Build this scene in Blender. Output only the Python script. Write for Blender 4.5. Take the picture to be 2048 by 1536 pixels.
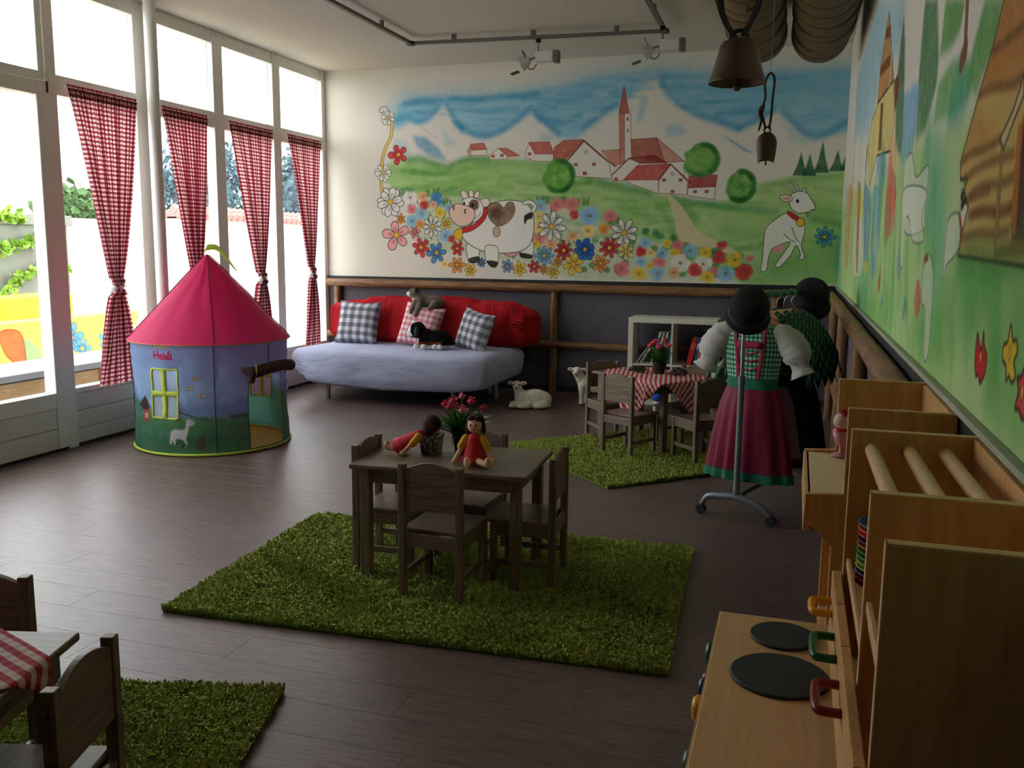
import bpy, bmesh, math, random
import numpy as np
from mathutils import Vector, Matrix, Euler, noise as mnoise
random.seed(7); rng = np.random.default_rng(7)
for o in list(bpy.data.objects): bpy.data.objects.remove(o)
scene = bpy.context.scene
COL = scene.collection
PI = math.pi

# ------------------------------------------------------------------ camera
def make_camera():
    yaw, pitch, roll, h = -.304, .151, .010, 1.408
    cy, sy, cp, sp = math.cos(yaw), math.sin(yaw), math.cos(pitch), math.sin(pitch)
    fwd = Vector((sy*cp, cy*cp, -sp)); right = Vector((cy, -sy, 0)); up = right.cross(fwd)
    r2 = math.cos(roll)*right + math.sin(roll)*up; u2 = -math.sin(roll)*right + math.cos(roll)*up
    cam = bpy.data.cameras.new('camera'); co = bpy.data.objects.new('camera', cam); COL.objects.link(co)
    m = Matrix((r2, u2, -fwd)).transposed().to_4x4(); m.translation = Vector((0, 0, h))
    co.matrix_world = m
    cam.sensor_fit = 'HORIZONTAL'; cam.sensor_width = 36; cam.lens = 36*1801/2048
    cam.clip_start = .03; cam.clip_end = 300
    scene.camera = co
make_camera()

# ------------------------------------------------------------------ world: bright hazy overcast sky
W = bpy.data.worlds.new('sky'); scene.world = W; W.use_nodes = True
bgn = W.node_tree.nodes['Background']
bgn.inputs[0].default_value = (.96, .985, 1, 1); bgn.inputs[1].default_value = 6.8
vs = scene.view_settings
vs.view_transform = 'Standard'; vs.look = 'None'; vs.gamma = 1; vs.use_curve_mapping = False
vs.exposure = 0.0
scene.cycles.max_bounces = 10; scene.cycles.diffuse_bounces = 6; scene.cycles.transparent_max_bounces = 12
scene.cycles.sample_clamp_indirect = 8

# ------------------------------------------------------------------ room measures (metres)
XL, XR, YB, H, HS, HT = -4.733, .342, 8.541, 3.158, 1.09, 2.499
YF = -4.5

# ------------------------------------------------------------------ material helpers
def lin(c):
    c = np.array(c[:3], float)/255
    r = np.where(c <= .04045, c/12.92, ((c+.055)/1.055)**2.4)
    return (float(r[0]), float(r[1]), float(r[2]), 1)
MATS = {}
class NT:
    def __init__(s, name):
        s.m = bpy.data.materials.new(name); s.m.use_nodes = True; s.t = s.m.node_tree
        s.b = s.t.nodes['Principled BSDF']; MATS[name] = s.m
    def n(s, typ, **kw):
        nd = s.t.nodes.new(typ)
        for k, v in kw.items():
            if k.startswith('i_'): nd.inputs[int(k[2:])].default_value = v
            else: setattr(nd, k, v)
        return nd
    def l(s, a, b): s.t.links.new(a, b)
    def math(s, op, a, b=None):
        nd = s.n('ShaderNodeMath', operation=op)
        for i, v in enumerate((a, b)):
            if v is None: continue
            if isinstance(v, (int, float)): nd.inputs[i].default_value = v
            else: s.l(v, nd.inputs[i])
        return nd.outputs[0]
    def mix(s, f, a, b):
        nd = s.n('ShaderNodeMix', data_type='RGBA')
        for i, v in ((0, f), (6, a), (7, b)):
            if isinstance(v, (int, float)): nd.inputs[i].default_value = v
            elif isinstance(v, tuple): nd.inputs[i].default_value = v
            else: s.l(v, nd.inputs[i])
        return nd.outputs[2]
    def noise(s, scale, vec=None, detail=3, stretch=None, coord='Object'):
        if vec is None:
            vec = s.n('ShaderNodeTexCoord').outputs[coord]
        if stretch:
            mp = s.n('ShaderNodeMapping'); mp.inputs['Scale'].default_value = stretch; s.l(vec, mp.inputs[0]); vec = mp.outputs[0]
        nz = s.n('ShaderNodeTexNoise'); nz.inputs['Scale'].default_value = scale; nz.inputs['Detail'].default_value = detail
        s.l(vec, nz.inputs['Vector']); return nz.outputs[0]
    def bump(s, h, strength=.3, dist=.002):
        b = s.n('ShaderNodeBump'); b.inputs['Strength'].default_value = strength; b.inputs['Distance'].default_value = dist
        s.l(h, b.inputs['Height']); s.l(b.outputs[0], s.b.inputs['Normal'])
    def color(s, v):
        if isinstance(v, tuple): s.b.inputs['Base Color'].default_value = v
        else: s.l(v, s.b.inputs['Base Color'])
    def rough(s, r, spec=None, metal=None):
        s.b.inputs['Roughness'].default_value = r
        if spec is not None: s.b.inputs['Specular IOR Level'].default_value = spec
        if metal is not None: s.b.inputs['Metallic'].default_value = metal
def pmat(name, col, rough=.6, var=.12, scale=12, bump=0, bscale=60, spec=.4, metal=0, stretch=None):
    t = NT(name); c = lin(col)
    d = tuple(x*(1-var) for x in c[:3])+(1,); e = tuple(min(1, x*(1+var*.6)) for x in c[:3])+(1,)
    t.color(t.mix(t.noise(scale, stretch=stretch), d, e)); t.rough(rough, spec, metal)
    if bump: t.bump(t.noise(bscale, stretch=stretch), bump)
    return t.m
def wood(name, c1, c2, rough=.45, axis=2, scale=9, contrast=1.0, bump=.12):
    t = NT(name); st = [14, 14, 14]; st[axis] = 1.0
    n1 = t.noise(scale, stretch=tuple(st), detail=6); n2 = t.noise(2.5, detail=2)
    r = t.n('ShaderNodeValToRGB'); r.color_ramp.elements[0].position = .32; r.color_ramp.elements[1].position = .70
    r.color_ramp.elements[0].color = lin(c1); r.color_ramp.elements[1].color = lin(c2); t.l(n1, r.inputs[0])
    dk = tuple(x*.72 for x in lin(c1)[:3])+(1,)
    t.color(t.mix(t.math('MULTIPLY', n2, .35), r.outputs[0], dk)); t.rough(rough, .4)
    if bump: t.bump(n1, bump)
    return t.m
def attr_mat(name, rough=.85, bump=0, bscale=120, spec=.2, fur=0):
    t = NT(name); a = t.n('ShaderNodeAttribute', attribute_name='Col')
    c = t.mix(t.math('MULTIPLY', t.noise(90), .3), a.outputs[0], (0, 0, 0, 1)) if fur else a.outputs[0]
    t.color(c); t.rough(rough, spec)
    if bump: t.bump(t.noise(bscale), bump, .004)
    return t.m
def check_mat(name, period, base, mid, full, duty=.5, transl=0, rough=.85, vweight=1.0, bump=.15):
    """woven check from cloth coordinates (UV in metres)"""
    t = NT(name); uv = t.n('ShaderNodeTexCoord').outputs['UV']; sp = t.n('ShaderNodeSeparateXYZ'); t.l(uv, sp.inputs[0])
    s = []
    for k in (0, 1):
        f = t.math('FRACT', t.math('MULTIPLY', sp.outputs[k], 1/period)); s.append(t.math('LESS_THAN', f, duty))
    tot = t.math('ADD', s[0], t.math('MULTIPLY', s[1], vweight))
    r = t.n('ShaderNodeValToRGB'); r.color_ramp.elements[0].color = lin(base); r.color_ramp.elements[0].position = 0
    r.color_ramp.elements[1].color = lin(full); r.color_ramp.elements[1].position = 1
    e = r.color_ramp.elements.new(.5); e.color = lin(mid)
    t.l(t.math('MULTIPLY', tot, 1/(1+vweight)), r.inputs[0])
    col = t.mix(t.math('MULTIPLY', t.noise(40), .18), r.outputs[0], (.05, .05, .05, 1))
    t.color(col); t.rough(rough, .15)
    if bump: t.bump(t.noise(25), bump, .01)
    if transl:
        tr = t.n('ShaderNodeBsdfTranslucent'); t.l(col, tr.inputs[0]); ms = t.n('ShaderNodeMixShader'); ms.inputs[0].default_value = transl
        t.l(t.b.outputs[0], ms.inputs[1]); t.l(tr.outputs[0], ms.inputs[2]); t.l(ms.outputs[0], t.t.nodes['Material Output'].inputs[0])
    return t.m

# ------------------------------------------------------------------ mesh helpers
def link(o, parent=None):
    COL.objects.link(o)
    if parent is not None: o.parent = parent
    return o
class MB:
    def __init__(s): s.v, s.f, s.uv = [], [], []
    def add(s, vs_, fs, uv=None):
        k = len(s.v); s.v += [tuple(p) for p in vs_]; s.f += [tuple(i+k for i in f) for f in fs]
        s.uv += list(uv) if uv is not None else [(0, 0)]*len(vs_)
        return s
    def box(s, x0, x1, y0, y1, z0, z1, M=None):
        p = [(x, y, z) for z in (z0, z1) for y in (y0, y1) for x in (x0, x1)]
        if M is not None: p = [tuple(M @ Vector(q)) for q in p]
        return s.add(p, [(0, 2, 3, 1), (4, 5, 7, 6), (0, 1, 5, 4), (2, 6, 7, 3), (0, 4, 6, 2), (1, 3, 7, 5)])
    def prism(s, pts, z0, z1, M=None):
        n = len(pts); p = [(x, y, z0) for x, y in pts]+[(x, y, z1) for x, y in pts]
        if M is not None: p = [tuple(M @ Vector(q)) for q in p]
        return s.add(p, [tuple(range(n-1, -1, -1)), tuple(range(n, 2*n))]+[(i, (i+1) % n, n+(i+1) % n, n+i) for i in range(n)])
    def lathe(s, prof, n=24, M=None, cap=True, sx=1, sy=1, fn=None):
        p = []
        for r, z in prof:
            for i in range(n):
                a = 2*PI*i/n; rr = r*(fn(a, z) if fn else 1); p.append((rr*math.cos(a)*sx, rr*math.sin(a)*sy, z))
        if M is not None: p = [tuple(M @ Vector(q)) for q in p]
        fs = [(j*n+i, j*n+(i+1) % n, (j+1)*n+(i+1) % n, (j+1)*n+i) for j in range(len(prof)-1) for i in range(n)]
        if cap: fs += [tuple(range(n-1, -1, -1)), tuple((len(prof)-1)*n+i for i in range(n))]
        return s.add(p, fs)
    def tube(s, path, r, n=10, cap=True):
        path = [Vector(p) for p in path]; rs = r if isinstance(r, (list, tuple)) else [r]*len(path)
        p = []; prev = None
        for k, c in enumerate(path):
            d = (path[min(k+1, len(path)-1)]-path[max(k-1, 0)]).normalized()
            a = prev if prev is not None else (Vector((0, 0, 1)) if abs(d.z) < .9 else Vector((1, 0, 0)))
            u = (a-d*a.dot(d)).normalized(); w = d.cross(u); prev = u
            for i in range(n):
                t = 2*PI*i/n; p.append(c+u*rs[k]*math.cos(t)+w*rs[k]*math.sin(t))
        m = len(path)
        fs = [(j*n+i, j*n+(i+1) % n, (j+1)*n+(i+1) % n, (j+1)*n+i) for j in range(m-1) for i in range(n)]
        if cap: fs += [tuple(range(n-1, -1, -1)), tuple((m-1)*n+i for i in range(n))]
        return s.add(p, fs)
    def ell(s, c, r, n=14, m=9, M=None):
        p = []; fs = []
        for j in range(m+1):
            t = PI*j/m
            for i in range(n):
                a = 2*PI*i/n; q = Vector((r[0]*math.sin(t)*math.cos(a), r[1]*math.sin(t)*math.sin(a), -r[2]*math.cos(t)))
                if M is not None: q = M @ q
                p.append(q+Vector(c))
        for j in range(m):
            for i in range(n): fs.append((j*n+i, j*n+(i+1) % n, (j+1)*n+(i+1) % n, (j+1)*n+i))
        return s.add(p, fs)
    def grid(s, fn, nu, nv, uvfn=None, closed=False):
        """fn(u,v)->point, u,v in 0..1"""
        p, uv = [], []
        for j in range(nv+1):
            for i in range(nu+1):
                u, v = i/nu, j/nv; p.append(fn(u, v)); uv.append(uvfn(u, v) if uvfn else (u, v))
        w = nu+1
        return s.add(p, [(j*w+i, j*w+i+1, (j+1)*w+i+1, (j+1)*w+i) for j in range(nv) for i in range(nu)], uv)
    def mesh(s, name, mat=None, smooth=False, bevel=0, seg=2, weld=False):
        me = bpy.data.meshes.new(name); me.from_pydata(s.v, [], s.f)
        ul = me.uv_layers.new(name='UVMap'); li = np.empty(len(me.loops), np.int32); me.loops.foreach_get('vertex_index', li)
        ul.data.foreach_set('uv', np.array(s.uv, np.float32)[li].ravel())
        bm = bmesh.new(); bm.from_mesh(me)
        if weld: bmesh.ops.remove_doubles(bm, verts=bm.verts, dist=1e-5)
        if bevel:
            es = [e for e in bm.edges if len(e.link_faces) == 2 and e.calc_face_angle(0) > .5]
            bmesh.ops.bevel(bm, geom=es, offset=bevel, segments=seg, affect='EDGES', profile=.5, clamp_overlap=True)
        bmesh.ops.recalc_face_normals(bm, faces=bm.faces) if s.solid else None
        bm.to_mesh(me); bm.free()
        if smooth:
            me.polygons.foreach_set('use_smooth', [True]*len(me.polygons))
            if isinstance(smooth, float): me.set_sharp_from_angle(angle=smooth)
        if mat: me.materials.append(MATS[mat] if isinstance(mat, str) else mat)
        return me
    solid = True
    def build(s, name, mat=None, parent=None, loc=(0, 0, 0), rot=(0, 0, 0), **kw):
        o = bpy.data.objects.new(name, s.mesh(name, mat, **kw)); link(o, parent); o.location = loc; o.rotation_euler = rot; return o
def solidify(o, th, off=0):
    md = o.modifiers.new('thickness', 'SOLIDIFY'); md.thickness = th; md.offset = off; return o
def tag(o, label=None, cat=None, group=None, kind=None):
    for k, v in (('label', label), ('category', cat), ('group', group), ('kind', kind)):
        if v: o[k] = v
    return o
def thing(name, label, cat, loc=(0, 0, 0), rz=0, group=None, kind=None):
    o = bpy.data.objects.new(name, None); o.empty_display_size = .05; link(o); o.location = loc; o.rotation_euler = (0, 0, rz)
    return tag(o, label, cat, group, kind)
def copy_tree(o, parent=None, loc=None, rz=None, label=None, group=None):
    c = o.copy(); link(c, parent)
    if loc is not None: c.location = loc
    if rz is not None: c.rotation_euler = (0, 0, rz)
    if label: c['label'] = label
    if group: c['group'] = group
    for ch in [q for q in list(bpy.data.objects) if q.parent == o]: copy_tree(ch, c)
    return c
def Rz(a): return Matrix.Rotation(a, 4, 'Z')
def catmull(pts, closed=False, k=6):
    P = [np.array(p, float) for p in pts]; n = len(P); out = []
    rngi = range(n) if closed else range(n-1)
    for i in rngi:
        if closed: a, b, c, d = P[(i-1) % n], P[i], P[(i+1) % n], P[(i+2) % n]
        else: a, b, c, d = P[max(i-1, 0)], P[i], P[i+1], P[min(i+2, n-1)]
        for j in range(k):
            t = j/k; out.append(.5*((2*b)+(-a+c)*t+(2*a-5*b+4*c-d)*t*t+(-a+3*b-3*c+d)*t**3))
    if not closed: out.append(P[-1])
    return [tuple(float(x) for x in p) for p in out]
def remeshed(name, mb, mat, parent=None, voxel=.006, smooth_it=6, colfn=None, disp=None, loc=(0, 0, 0), rot=(0, 0, 0), sc=1):
    """fuse overlapping lumps into one continuous skin"""
    o = bpy.data.objects.new('tmp', mb.mesh('tmp')); link(o)
    md = o.modifiers.new('r', 'REMESH'); md.mode = 'VOXEL'; md.voxel_size = voxel
    ms = o.modifiers.new('s', 'SMOOTH'); ms.factor = .5; ms.iterations = smooth_it
    dg = bpy.context.evaluated_depsgraph_get(); me = bpy.data.meshes.new_from_object(o.evaluated_get(dg)); me.name = name
    bpy.data.objects.remove(o)
    n = len(me.vertices); co = np.empty(n*3, np.float32); me.vertices.foreach_get('co', co); co = co.reshape(-1, 3)
    if disp:
        nm = np.empty(n*3, np.float32); me.vertices.foreach_get('normal', nm); nm = nm.reshape(-1, 3)
        d = np.array([disp(Vector(c)) for c in co])[:, None]; co = co+nm*d
    if colfn:
        ca = me.color_attributes.new('Col', 'FLOAT_COLOR', 'POINT')
        ca.data.foreach_set('color', np.array([lin(colfn(c)) for c in co], np.float32).ravel())
    me.vertices.foreach_set('co', (co*sc).ravel().astype(np.float32))
    me.polygons.foreach_set('use_smooth', [True]*len(me.polygons))
    me.materials.append(MATS[mat]); p = bpy.data.objects.new(name, me); link(p, parent); p.location = loc; p.rotation_euler = rot
    return p
def capsule(mb, p0, r0, p1, r1, n=10, k=4):
    p0, p1 = Vector(p0), Vector(p1)
    mb.tube([p0.lerp(p1, i/k) for i in range(k+1)], [r0+(r1-r0)*i/k for i in range(k+1)], n)
    mb.ell(p0, (r0,)*3, 10, 7); mb.ell(p1, (r1,)*3, 10, 7)

# ------------------------------------------------------------------ painted pictures (computed here, laid out in wall metres)
def vnoise(h, w, cell, r=None):
    r = r or rng
    cy, cx = (cell if isinstance(cell, tuple) else (cell, cell))
    gh, gw = int(h/cy)+3, int(w/cx)+3; g = r.random((gh, gw)).astype(np.float32)
    yy = np.arange(h)/cy; xx = np.arange(w)/cx; y0 = yy.astype(int); x0 = xx.astype(int)
    fy = (yy-y0); fx = (xx-x0); fy = fy*fy*(3-2*fy); fx = fx*fx*(3-2*fx); fy = fy[:, None]; fx = fx[None]
    a = g[y0][:, x0]; b = g[y0][:, x0+1]; c = g[y0+1][:, x0]; d = g[y0+1][:, x0+1]
    return ((a*(1-fx)+b*fx)*(1-fy)+(c*(1-fx)+d*fx)*fy).astype(np.float32)
def boxblur(m, r):
    r = int(r)
    if r < 1: return m
    for ax in (0, 1):
        for _ in range(2):
            p = np.pad(m, [(r+1, r) if a == ax else (0, 0) for a in (0, 1)], mode='edge'); c = np.cumsum(p, axis=ax, dtype=np.float64)
            n = m.shape[ax]; hi = np.take(c, np.arange(2*r+1, 2*r+1+n), axis=ax); lo = np.take(c, np.arange(0, n), axis=ax)
            m = ((hi-lo)/(2*r+1)).astype(np.float32)
    return m
class Paint:
    def __init__(s, x0, z0, w, h, ppm, base=(225, 222, 212)):
        s.x0, s.z0, s.ppm = x0, z0, ppm; s.W, s.H = int(w*ppm), int(h*ppm); s.w, s.h = w, h
        s.a = np.empty((s.H, s.W, 3), np.float32); s.a[:] = np.array(base, np.float32)/255
        s.nz = .55*vnoise(s.H, s.W, ppm*.05)+.45*vnoise(s.H, s.W, ppm*.014)
        s.st = .6*vnoise(s.H, s.W, (ppm*.022, ppm*.2))+.4*vnoise(s.H, s.W, (ppm*.01, ppm*.05))
    def px(s, pts): return np.array([((x-s.x0)*s.ppm, (z-s.z0)*s.ppm) for x, z in pts], np.float32)
    def _blend(s, sl, m, col, a, tex, streak):
        if tex: m = m*(1-tex*(s.st if streak else s.nz)[sl])
        m = (m*a)[..., None]; c = np.array(col, np.float32)/255
        s.a[sl] = s.a[sl]*(1-m)+c*m
    def _box(s, q, pad):
        x0 = max(0, int(q[:, 0].min()-pad)); x1 = min(s.W, int(q[:, 0].max()+pad)+2)
        y0 = max(0, int(q[:, 1].min()-pad)); y1 = min(s.H, int(q[:, 1].max()+pad)+2)
        return (None if x1-x0 < 1 or y1-y0 < 1 else (x0, x1, y0, y1))
    def poly(s, pts, col, a=1., soft=0, tex=.0, smooth=False, line=None, lw=.005, streak=False):
        if smooth: pts = catmull(pts, True, 5)
        q = s.px(pts); pad = soft*s.ppm*2+3; b = s._box(q, pad)
        if b:
            x0, x1, y0, y1 = b; X, Y = np.meshgrid(np.arange(x0, x1)+.5, np.arange(y0, y1)+.5)
            m = np.zeros(X.shape, bool); n = len(q)
            for i in range(n):
                ax, ay = q[i]; bx, by = q[(i+1) % n]
                if ay == by: continue
                m ^= ((ay > Y) != (by > Y)) & (X < (bx-ax)*(Y-ay)/(by-ay)+ax)
            m = boxblur(m.astype(np.float32), max(1, soft*s.ppm*.5) if soft else 0)
            s._blend((slice(y0, y1), slice(x0, x1)), m, col, a, tex, streak)
        if line: s.line(list(pts)+[pts[0]], line, lw)
        return s
    def line(s, pts, col, w=.005, a=.9, soft=0, smooth=False, tex=0):
        if smooth: pts = catmull(pts, False, 6)
        q = s.px(pts); r = w*s.ppm/2; b = s._box(q, r+soft*s.ppm+3)
        if not b: return s
        x0, x1, y0, y1 = b; X, Y = np.meshgrid(np.arange(x0, x1)+.5, np.arange(y0, y1)+.5); D = np.full(X.shape, 1e9, np.float32)
        for i in range(len(q)-1):
            p, d = q[i], q[i+1]-q[i]; L = float(d@d)+1e-9
            t = np.clip(((X-p[0])*d[0]+(Y-p[1])*d[1])/L, 0, 1); D = np.minimum(D, (X-p[0]-t*d[0])**2+(Y-p[1]-t*d[1])**2)
        D = np.sqrt(D); e = max(.6, soft*s.ppm)
        m = np.clip((r+e-D)/(2*e) if soft else (r+.6-D)/1.2, 0, 1).astype(np.float32)
        if soft: m = m*m*(3-2*m)
        s._blend((slice(y0, y1), slice(x0, x1)), m, col, a, tex, False); return s
    def ell(s, c, rx, rz, col, a=1., soft=0, tex=0, line=None, lw=.005, rot=0):
        co, si = math.cos(rot), math.sin(rot)
        pts = [(c[0]+rx*math.cos(t)*co-rz*math.sin(t)*si, c[1]+rx*math.cos(t)*si+rz*math.sin(t)*co) for t in np.linspace(0, 2*PI, 20, endpoint=False)]
        return s.poly(pts, col, a, soft, tex, False, line, lw)
    def flower(s, c, r, n, col, mid=(235, 190, 60), out=True, pr=None, ph=None, sx=1):
        ph = random.random()*6 if ph is None else ph; pw = min(.62, 1.75/n)
        dk = tuple(int(x*.72) for x in col)
        for k in range(n):
            t = ph+2*PI*k/n; d = (math.cos(t), math.sin(t)); e = (-d[1], d[0]); rr = r*random.uniform(.9, 1.08)
            f = lambda u, v: (c[0]+sx*rr*(d[0]*u+e[0]*v), c[1]+rr*(d[1]*u+e[1]*v))
            pts = [f(.08, 0), f(.45, pw*.75), f(.82, pw*.8), f(1, pw*.25), f(1, -pw*.25), f(.82, -pw*.8), f(.45, -pw*.75)]
            s.poly(pts, col, .95, 0, .16, True)
            s.poly([f(.1, .05), f(.6, .12), f(.6, -.12), f(.1, -.05)], dk, .55, .004)
            if out:
                q = catmull(pts, True, 4); s.line(q+[q[0]], (38, 42, 40), max(.0042, r*.045), .8)
        s.ell(c, r*.2*sx, r*.2, mid, 1, 0, .2, (90, 70, 30) if out else None, .003)
        return s
    def puff(s, c, r, col, a=.9, sx=1):
        for k in range(9):
            t = 2*PI*k/9+random.random(); s.ell((c[0]+sx*r*.6*math.cos(t), c[1]+r*.55*math.sin(t)), sx*r*.45, r*.42, col, a*.8, r*.1, .35)
        s.ell(c, r*.55*sx, r*.5, tuple(int(x*.86) for x in col), .55, r*.2, .3); s.ell(c, r*.15*sx, r*.13, (120, 80, 40), .7, .003)
        return s
    def image(s, name):
        im = bpy.data.images.new(name, s.W, s.H)
        px = np.ones((s.H, s.W, 4), np.float32); px[..., :3] = np.clip(s.a, 0, 1); im.pixels.foreach_set(px.ravel()); im.update(); im.pack()
        return im
def paint_mat(name, P, axes, rough=.9, uv=False, transl=0, bump=.12):
    """painting on a surface: picture coordinates from the object's own metres (axes) or from its UVs"""
    t = NT(name); tc = t.n('ShaderNodeTexCoord'); cb = t.n('ShaderNodeCombineXYZ')
    sp = t.n('ShaderNodeSeparateXYZ'); t.l(tc.outputs['UV' if uv else 'Object'], sp.inputs[0])
    for k, (ax, o, w) in enumerate(((axes[0], P.x0, P.w), (axes[1], P.z0, P.h))):
        t.l(t.math('MULTIPLY', t.math('SUBTRACT', sp.outputs['XYZ'.index(ax)], o), 1/w), cb.inputs[k])
    im = t.n('ShaderNodeTexImage', extension='EXTEND', interpolation='Cubic'); im.image = P.image(name); t.l(cb.outputs[0], im.inputs[0])
    t.color(im.outputs[0]); t.rough(rough, .15); t.bump(t.noise(9 if uv else 140, detail=5), .7 if uv else bump, .02 if uv else .002)
    if transl:
        tr = t.n('ShaderNodeBsdfTranslucent'); t.l(im.outputs[0], tr.inputs[0]); ms = t.n('ShaderNodeMixShader'); ms.inputs[0].default_value = transl
        t.l(t.b.outputs[0], ms.inputs[1]); t.l(tr.outputs[0], ms.inputs[2]); t.l(ms.outputs[0], t.t.nodes['Material Output'].inputs[0])
    return t.m
INK = (45, 42, 40)

def back_mural():
    P = Paint(XL, HS-.02, XR-XL, H-HS+.02, 360, (226, 222, 210))
    blue, dblue, pale = (104, 178, 212), (45, 128, 178), (176, 212, 224)
    ridge = [(-3.972,2.564), (-3.855,2.590), (-3.771,2.644), (-3.689,2.600), (-3.606,2.612), (-3.565,2.641), (-3.492,2.726), (-3.418,2.811), (-3.378,2.766), (-3.314,2.633), (-3.233,2.528), (-3.105,2.481), (-2.986,2.449), (-2.853,2.482), (-2.713,2.557), (-2.622,2.611), (-2.516,2.707), (-2.439,2.634), (-2.331,2.532), (-2.239,2.437), (-2.119,2.420), (-2.045,2.432)]+[(-2.031,2.455), (-1.939,2.534), (-1.726,2.667), (-1.532,2.813), (-1.430,2.910), (-1.373,3.008), (-1.312,2.948), (-1.249,2.845), (-1.126,2.712), (-0.976,2.606), (-0.756,2.521), (-0.581,2.459), (-0.402,2.531), (-0.294,2.598), (-0.240,2.631), (-0.168,2.566), (-0.066,2.452), (0.020,2.380), (0.115,2.371), (0.234,2.402), (0.372,2.440)]
    top = [(0.372,2.953), (-0.148,2.951), (-0.703,2.949), (-1.314,3.005), (-1.888,2.980)]+[(-2.248,2.900), (-2.640,2.867), (-3.028,2.854), (-3.491,2.864), (-3.753,2.853), (-3.869,2.813), (-3.937,2.712)]
    P.poly(ridge+top, blue, .9, .05, .35, streak=True); P.line(top, blue, .16, .5, .12, True, .7)
    P.poly(ridge+top, pale, .25, .02, .8)
    for b in ([(-3.330,2.837), (-3.107,2.821), (-2.793,2.831), (-2.457,2.853)], [(-3.820,2.811), (-3.622,2.833), (-3.459,2.812)], [(-2.454,2.634), (-2.242,2.571), (-2.035,2.635)], [(-3.298,2.618), (-3.137,2.511), (-2.978,2.471), (-2.791,2.530), (-2.607,2.653), (-2.524,2.736)], [(-2.485,2.692), (-2.362,2.575), (-2.240,2.473)],
              [(-3.378,2.780), (-3.298,2.647), (-3.217,2.543)], [(-1.281,2.903), (-1.187,2.771), (-1.051,2.666), (-0.888,2.589), (-0.742,2.542), (-0.582,2.480)], [(-0.568,2.480), (-0.430,2.546), (-0.295,2.626)], [(-0.198,2.609), (-0.081,2.480), (0.019,2.401), (0.128,2.391), (0.334,2.509)], [(-2.001,2.521), (-1.848,2.635), (-1.697,2.732)], [(-0.774,2.614), (-0.547,2.620), (-0.393,2.629)], [(-3.921,2.652), (-3.821,2.678), (-3.689,2.637), (-3.557,2.684), (-3.475,2.769)]):
        P.line(b, dblue, .045, .62, .035, True, .45)
    for b in ([(-3.266,2.747), (-2.948,2.708), (-2.669,2.727)], [(-1.133,2.883), (-0.696,2.794), (-0.139,2.786), (0.319,2.754)], [(-2.026,2.906), (-1.762,2.880), (-1.535,2.914)], [(-2.411,2.802), (-2.186,2.779), (-1.965,2.813)], [(-1.009,2.707), (-0.550,2.691), (-0.133,2.689)]):
        P.line(b, (70, 150, 195), .05, .35, .05, True, .6)
    X0, X1 = [(-3.920,2.741)][0][0], XR
    def brush(n, x0, x1, zf, cols, a, L=(.12, .4), w=(.012, .035), slope=.06):
        for k in range(n):
            x = random.uniform(x0, x1); lo, hi = zf(x); z = random.uniform(lo, hi); l = random.uniform(*L); s = random.uniform(-slope, slope)
            P.line([(x-l/2, z-s*l), (x, z+random.uniform(-.008, .008)), (x+l/2, z+s*l)], random.choice(cols), random.uniform(*w), a*random.uniform(.5, 1), .02, True, .6)
    rx = [q[0] for q in ridge]; rz_ = [q[1] for q in ridge]; tx = [q[0] for q in top][::-1]; tz = [q[1] for q in top][::-1]
    skyz = lambda x: (float(np.interp(x, rx, rz_))+.03, float(np.interp(x, tx, tz))-.04)
    brush(190, X0+.1, XR, lambda x: skyz(x) if skyz(x)[1] > skyz(x)[0] else (skyz(x)[1]-.02, skyz(x)[1]), [(60, 144, 190), (86, 166, 206), (140, 196, 220), (190, 218, 226), (206, 224, 226)], .42)
    P.poly([(-3.756,2.498), (-3.607,2.480), (-3.476,2.373), (-3.379,2.245), (-3.526,2.278), (-3.690,2.378)], dblue, .6, .03, .5)
    P.poly([(-3.957,2.459), (-3.823,2.441), (-3.757,2.290), (-3.925,2.308)], blue, .35, .04, .5)
    P.poly([(-3.443,2.622), (-3.370,2.488), (-3.265,2.398), (-3.395,2.371)], blue, .35, .04, .5); P.poly([(-2.421,2.492), (-2.270,2.459), (-2.329,2.404), (-2.420,2.421)], blue, .4, .04, .4)
    P.poly([(-1.457,2.810), (-1.395,2.765), (-1.449,2.564), (-1.502,2.580)], blue, .45, .03, .4); P.poly([(-1.237,2.514), (-1.120,2.539), (-1.021,2.450), (-1.204,2.411)], blue, .45, .03, .4)
    P.poly([(-0.737,2.435), (-0.591,2.353), (-0.423,2.250), (-0.531,2.281)], dblue, .55, .015, .4); P.poly([(-0.221,2.526), (-0.077,2.410), (0.078,2.309), (-0.115,2.356)], blue, .35, .03, .4)
    P.line([(-3.689,2.600), (-3.590,2.538), (-3.476,2.454)], (120, 130, 140), .004, .6)
    # meadows
    lg, mg, dg = (158, 203, 118), (112, 176, 92), (58, 128, 62)
    P.poly([(-4.044,2.205), (-3.959,2.264), (-3.799,2.283), (-3.691,2.281), (-3.509,2.233), (-3.362,2.201), (-3.233,2.257), (-3.105,2.284), (-2.954,2.274), (-2.788,2.249), (-2.478,2.219), (-2.281,2.225), (-2.025,2.171)]+[(-1.928,2.071), (-1.584,1.992), (-1.276,1.907), (-1.186,1.899), (-0.946,1.846), (-0.711,1.830), (-0.513,1.908), (-0.305,1.992), (-0.099,2.046), (0.173,2.071), (0.427,2.095), (0.489,1.097), (-0.475,1.090), (-1.230,1.437), (-2.016,1.737)]+[(-2.319,1.831), (-2.943,1.863), (-3.593,1.912), (-3.962,1.991), (-4.046,2.053)], lg, .92, .03, .35)
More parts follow.
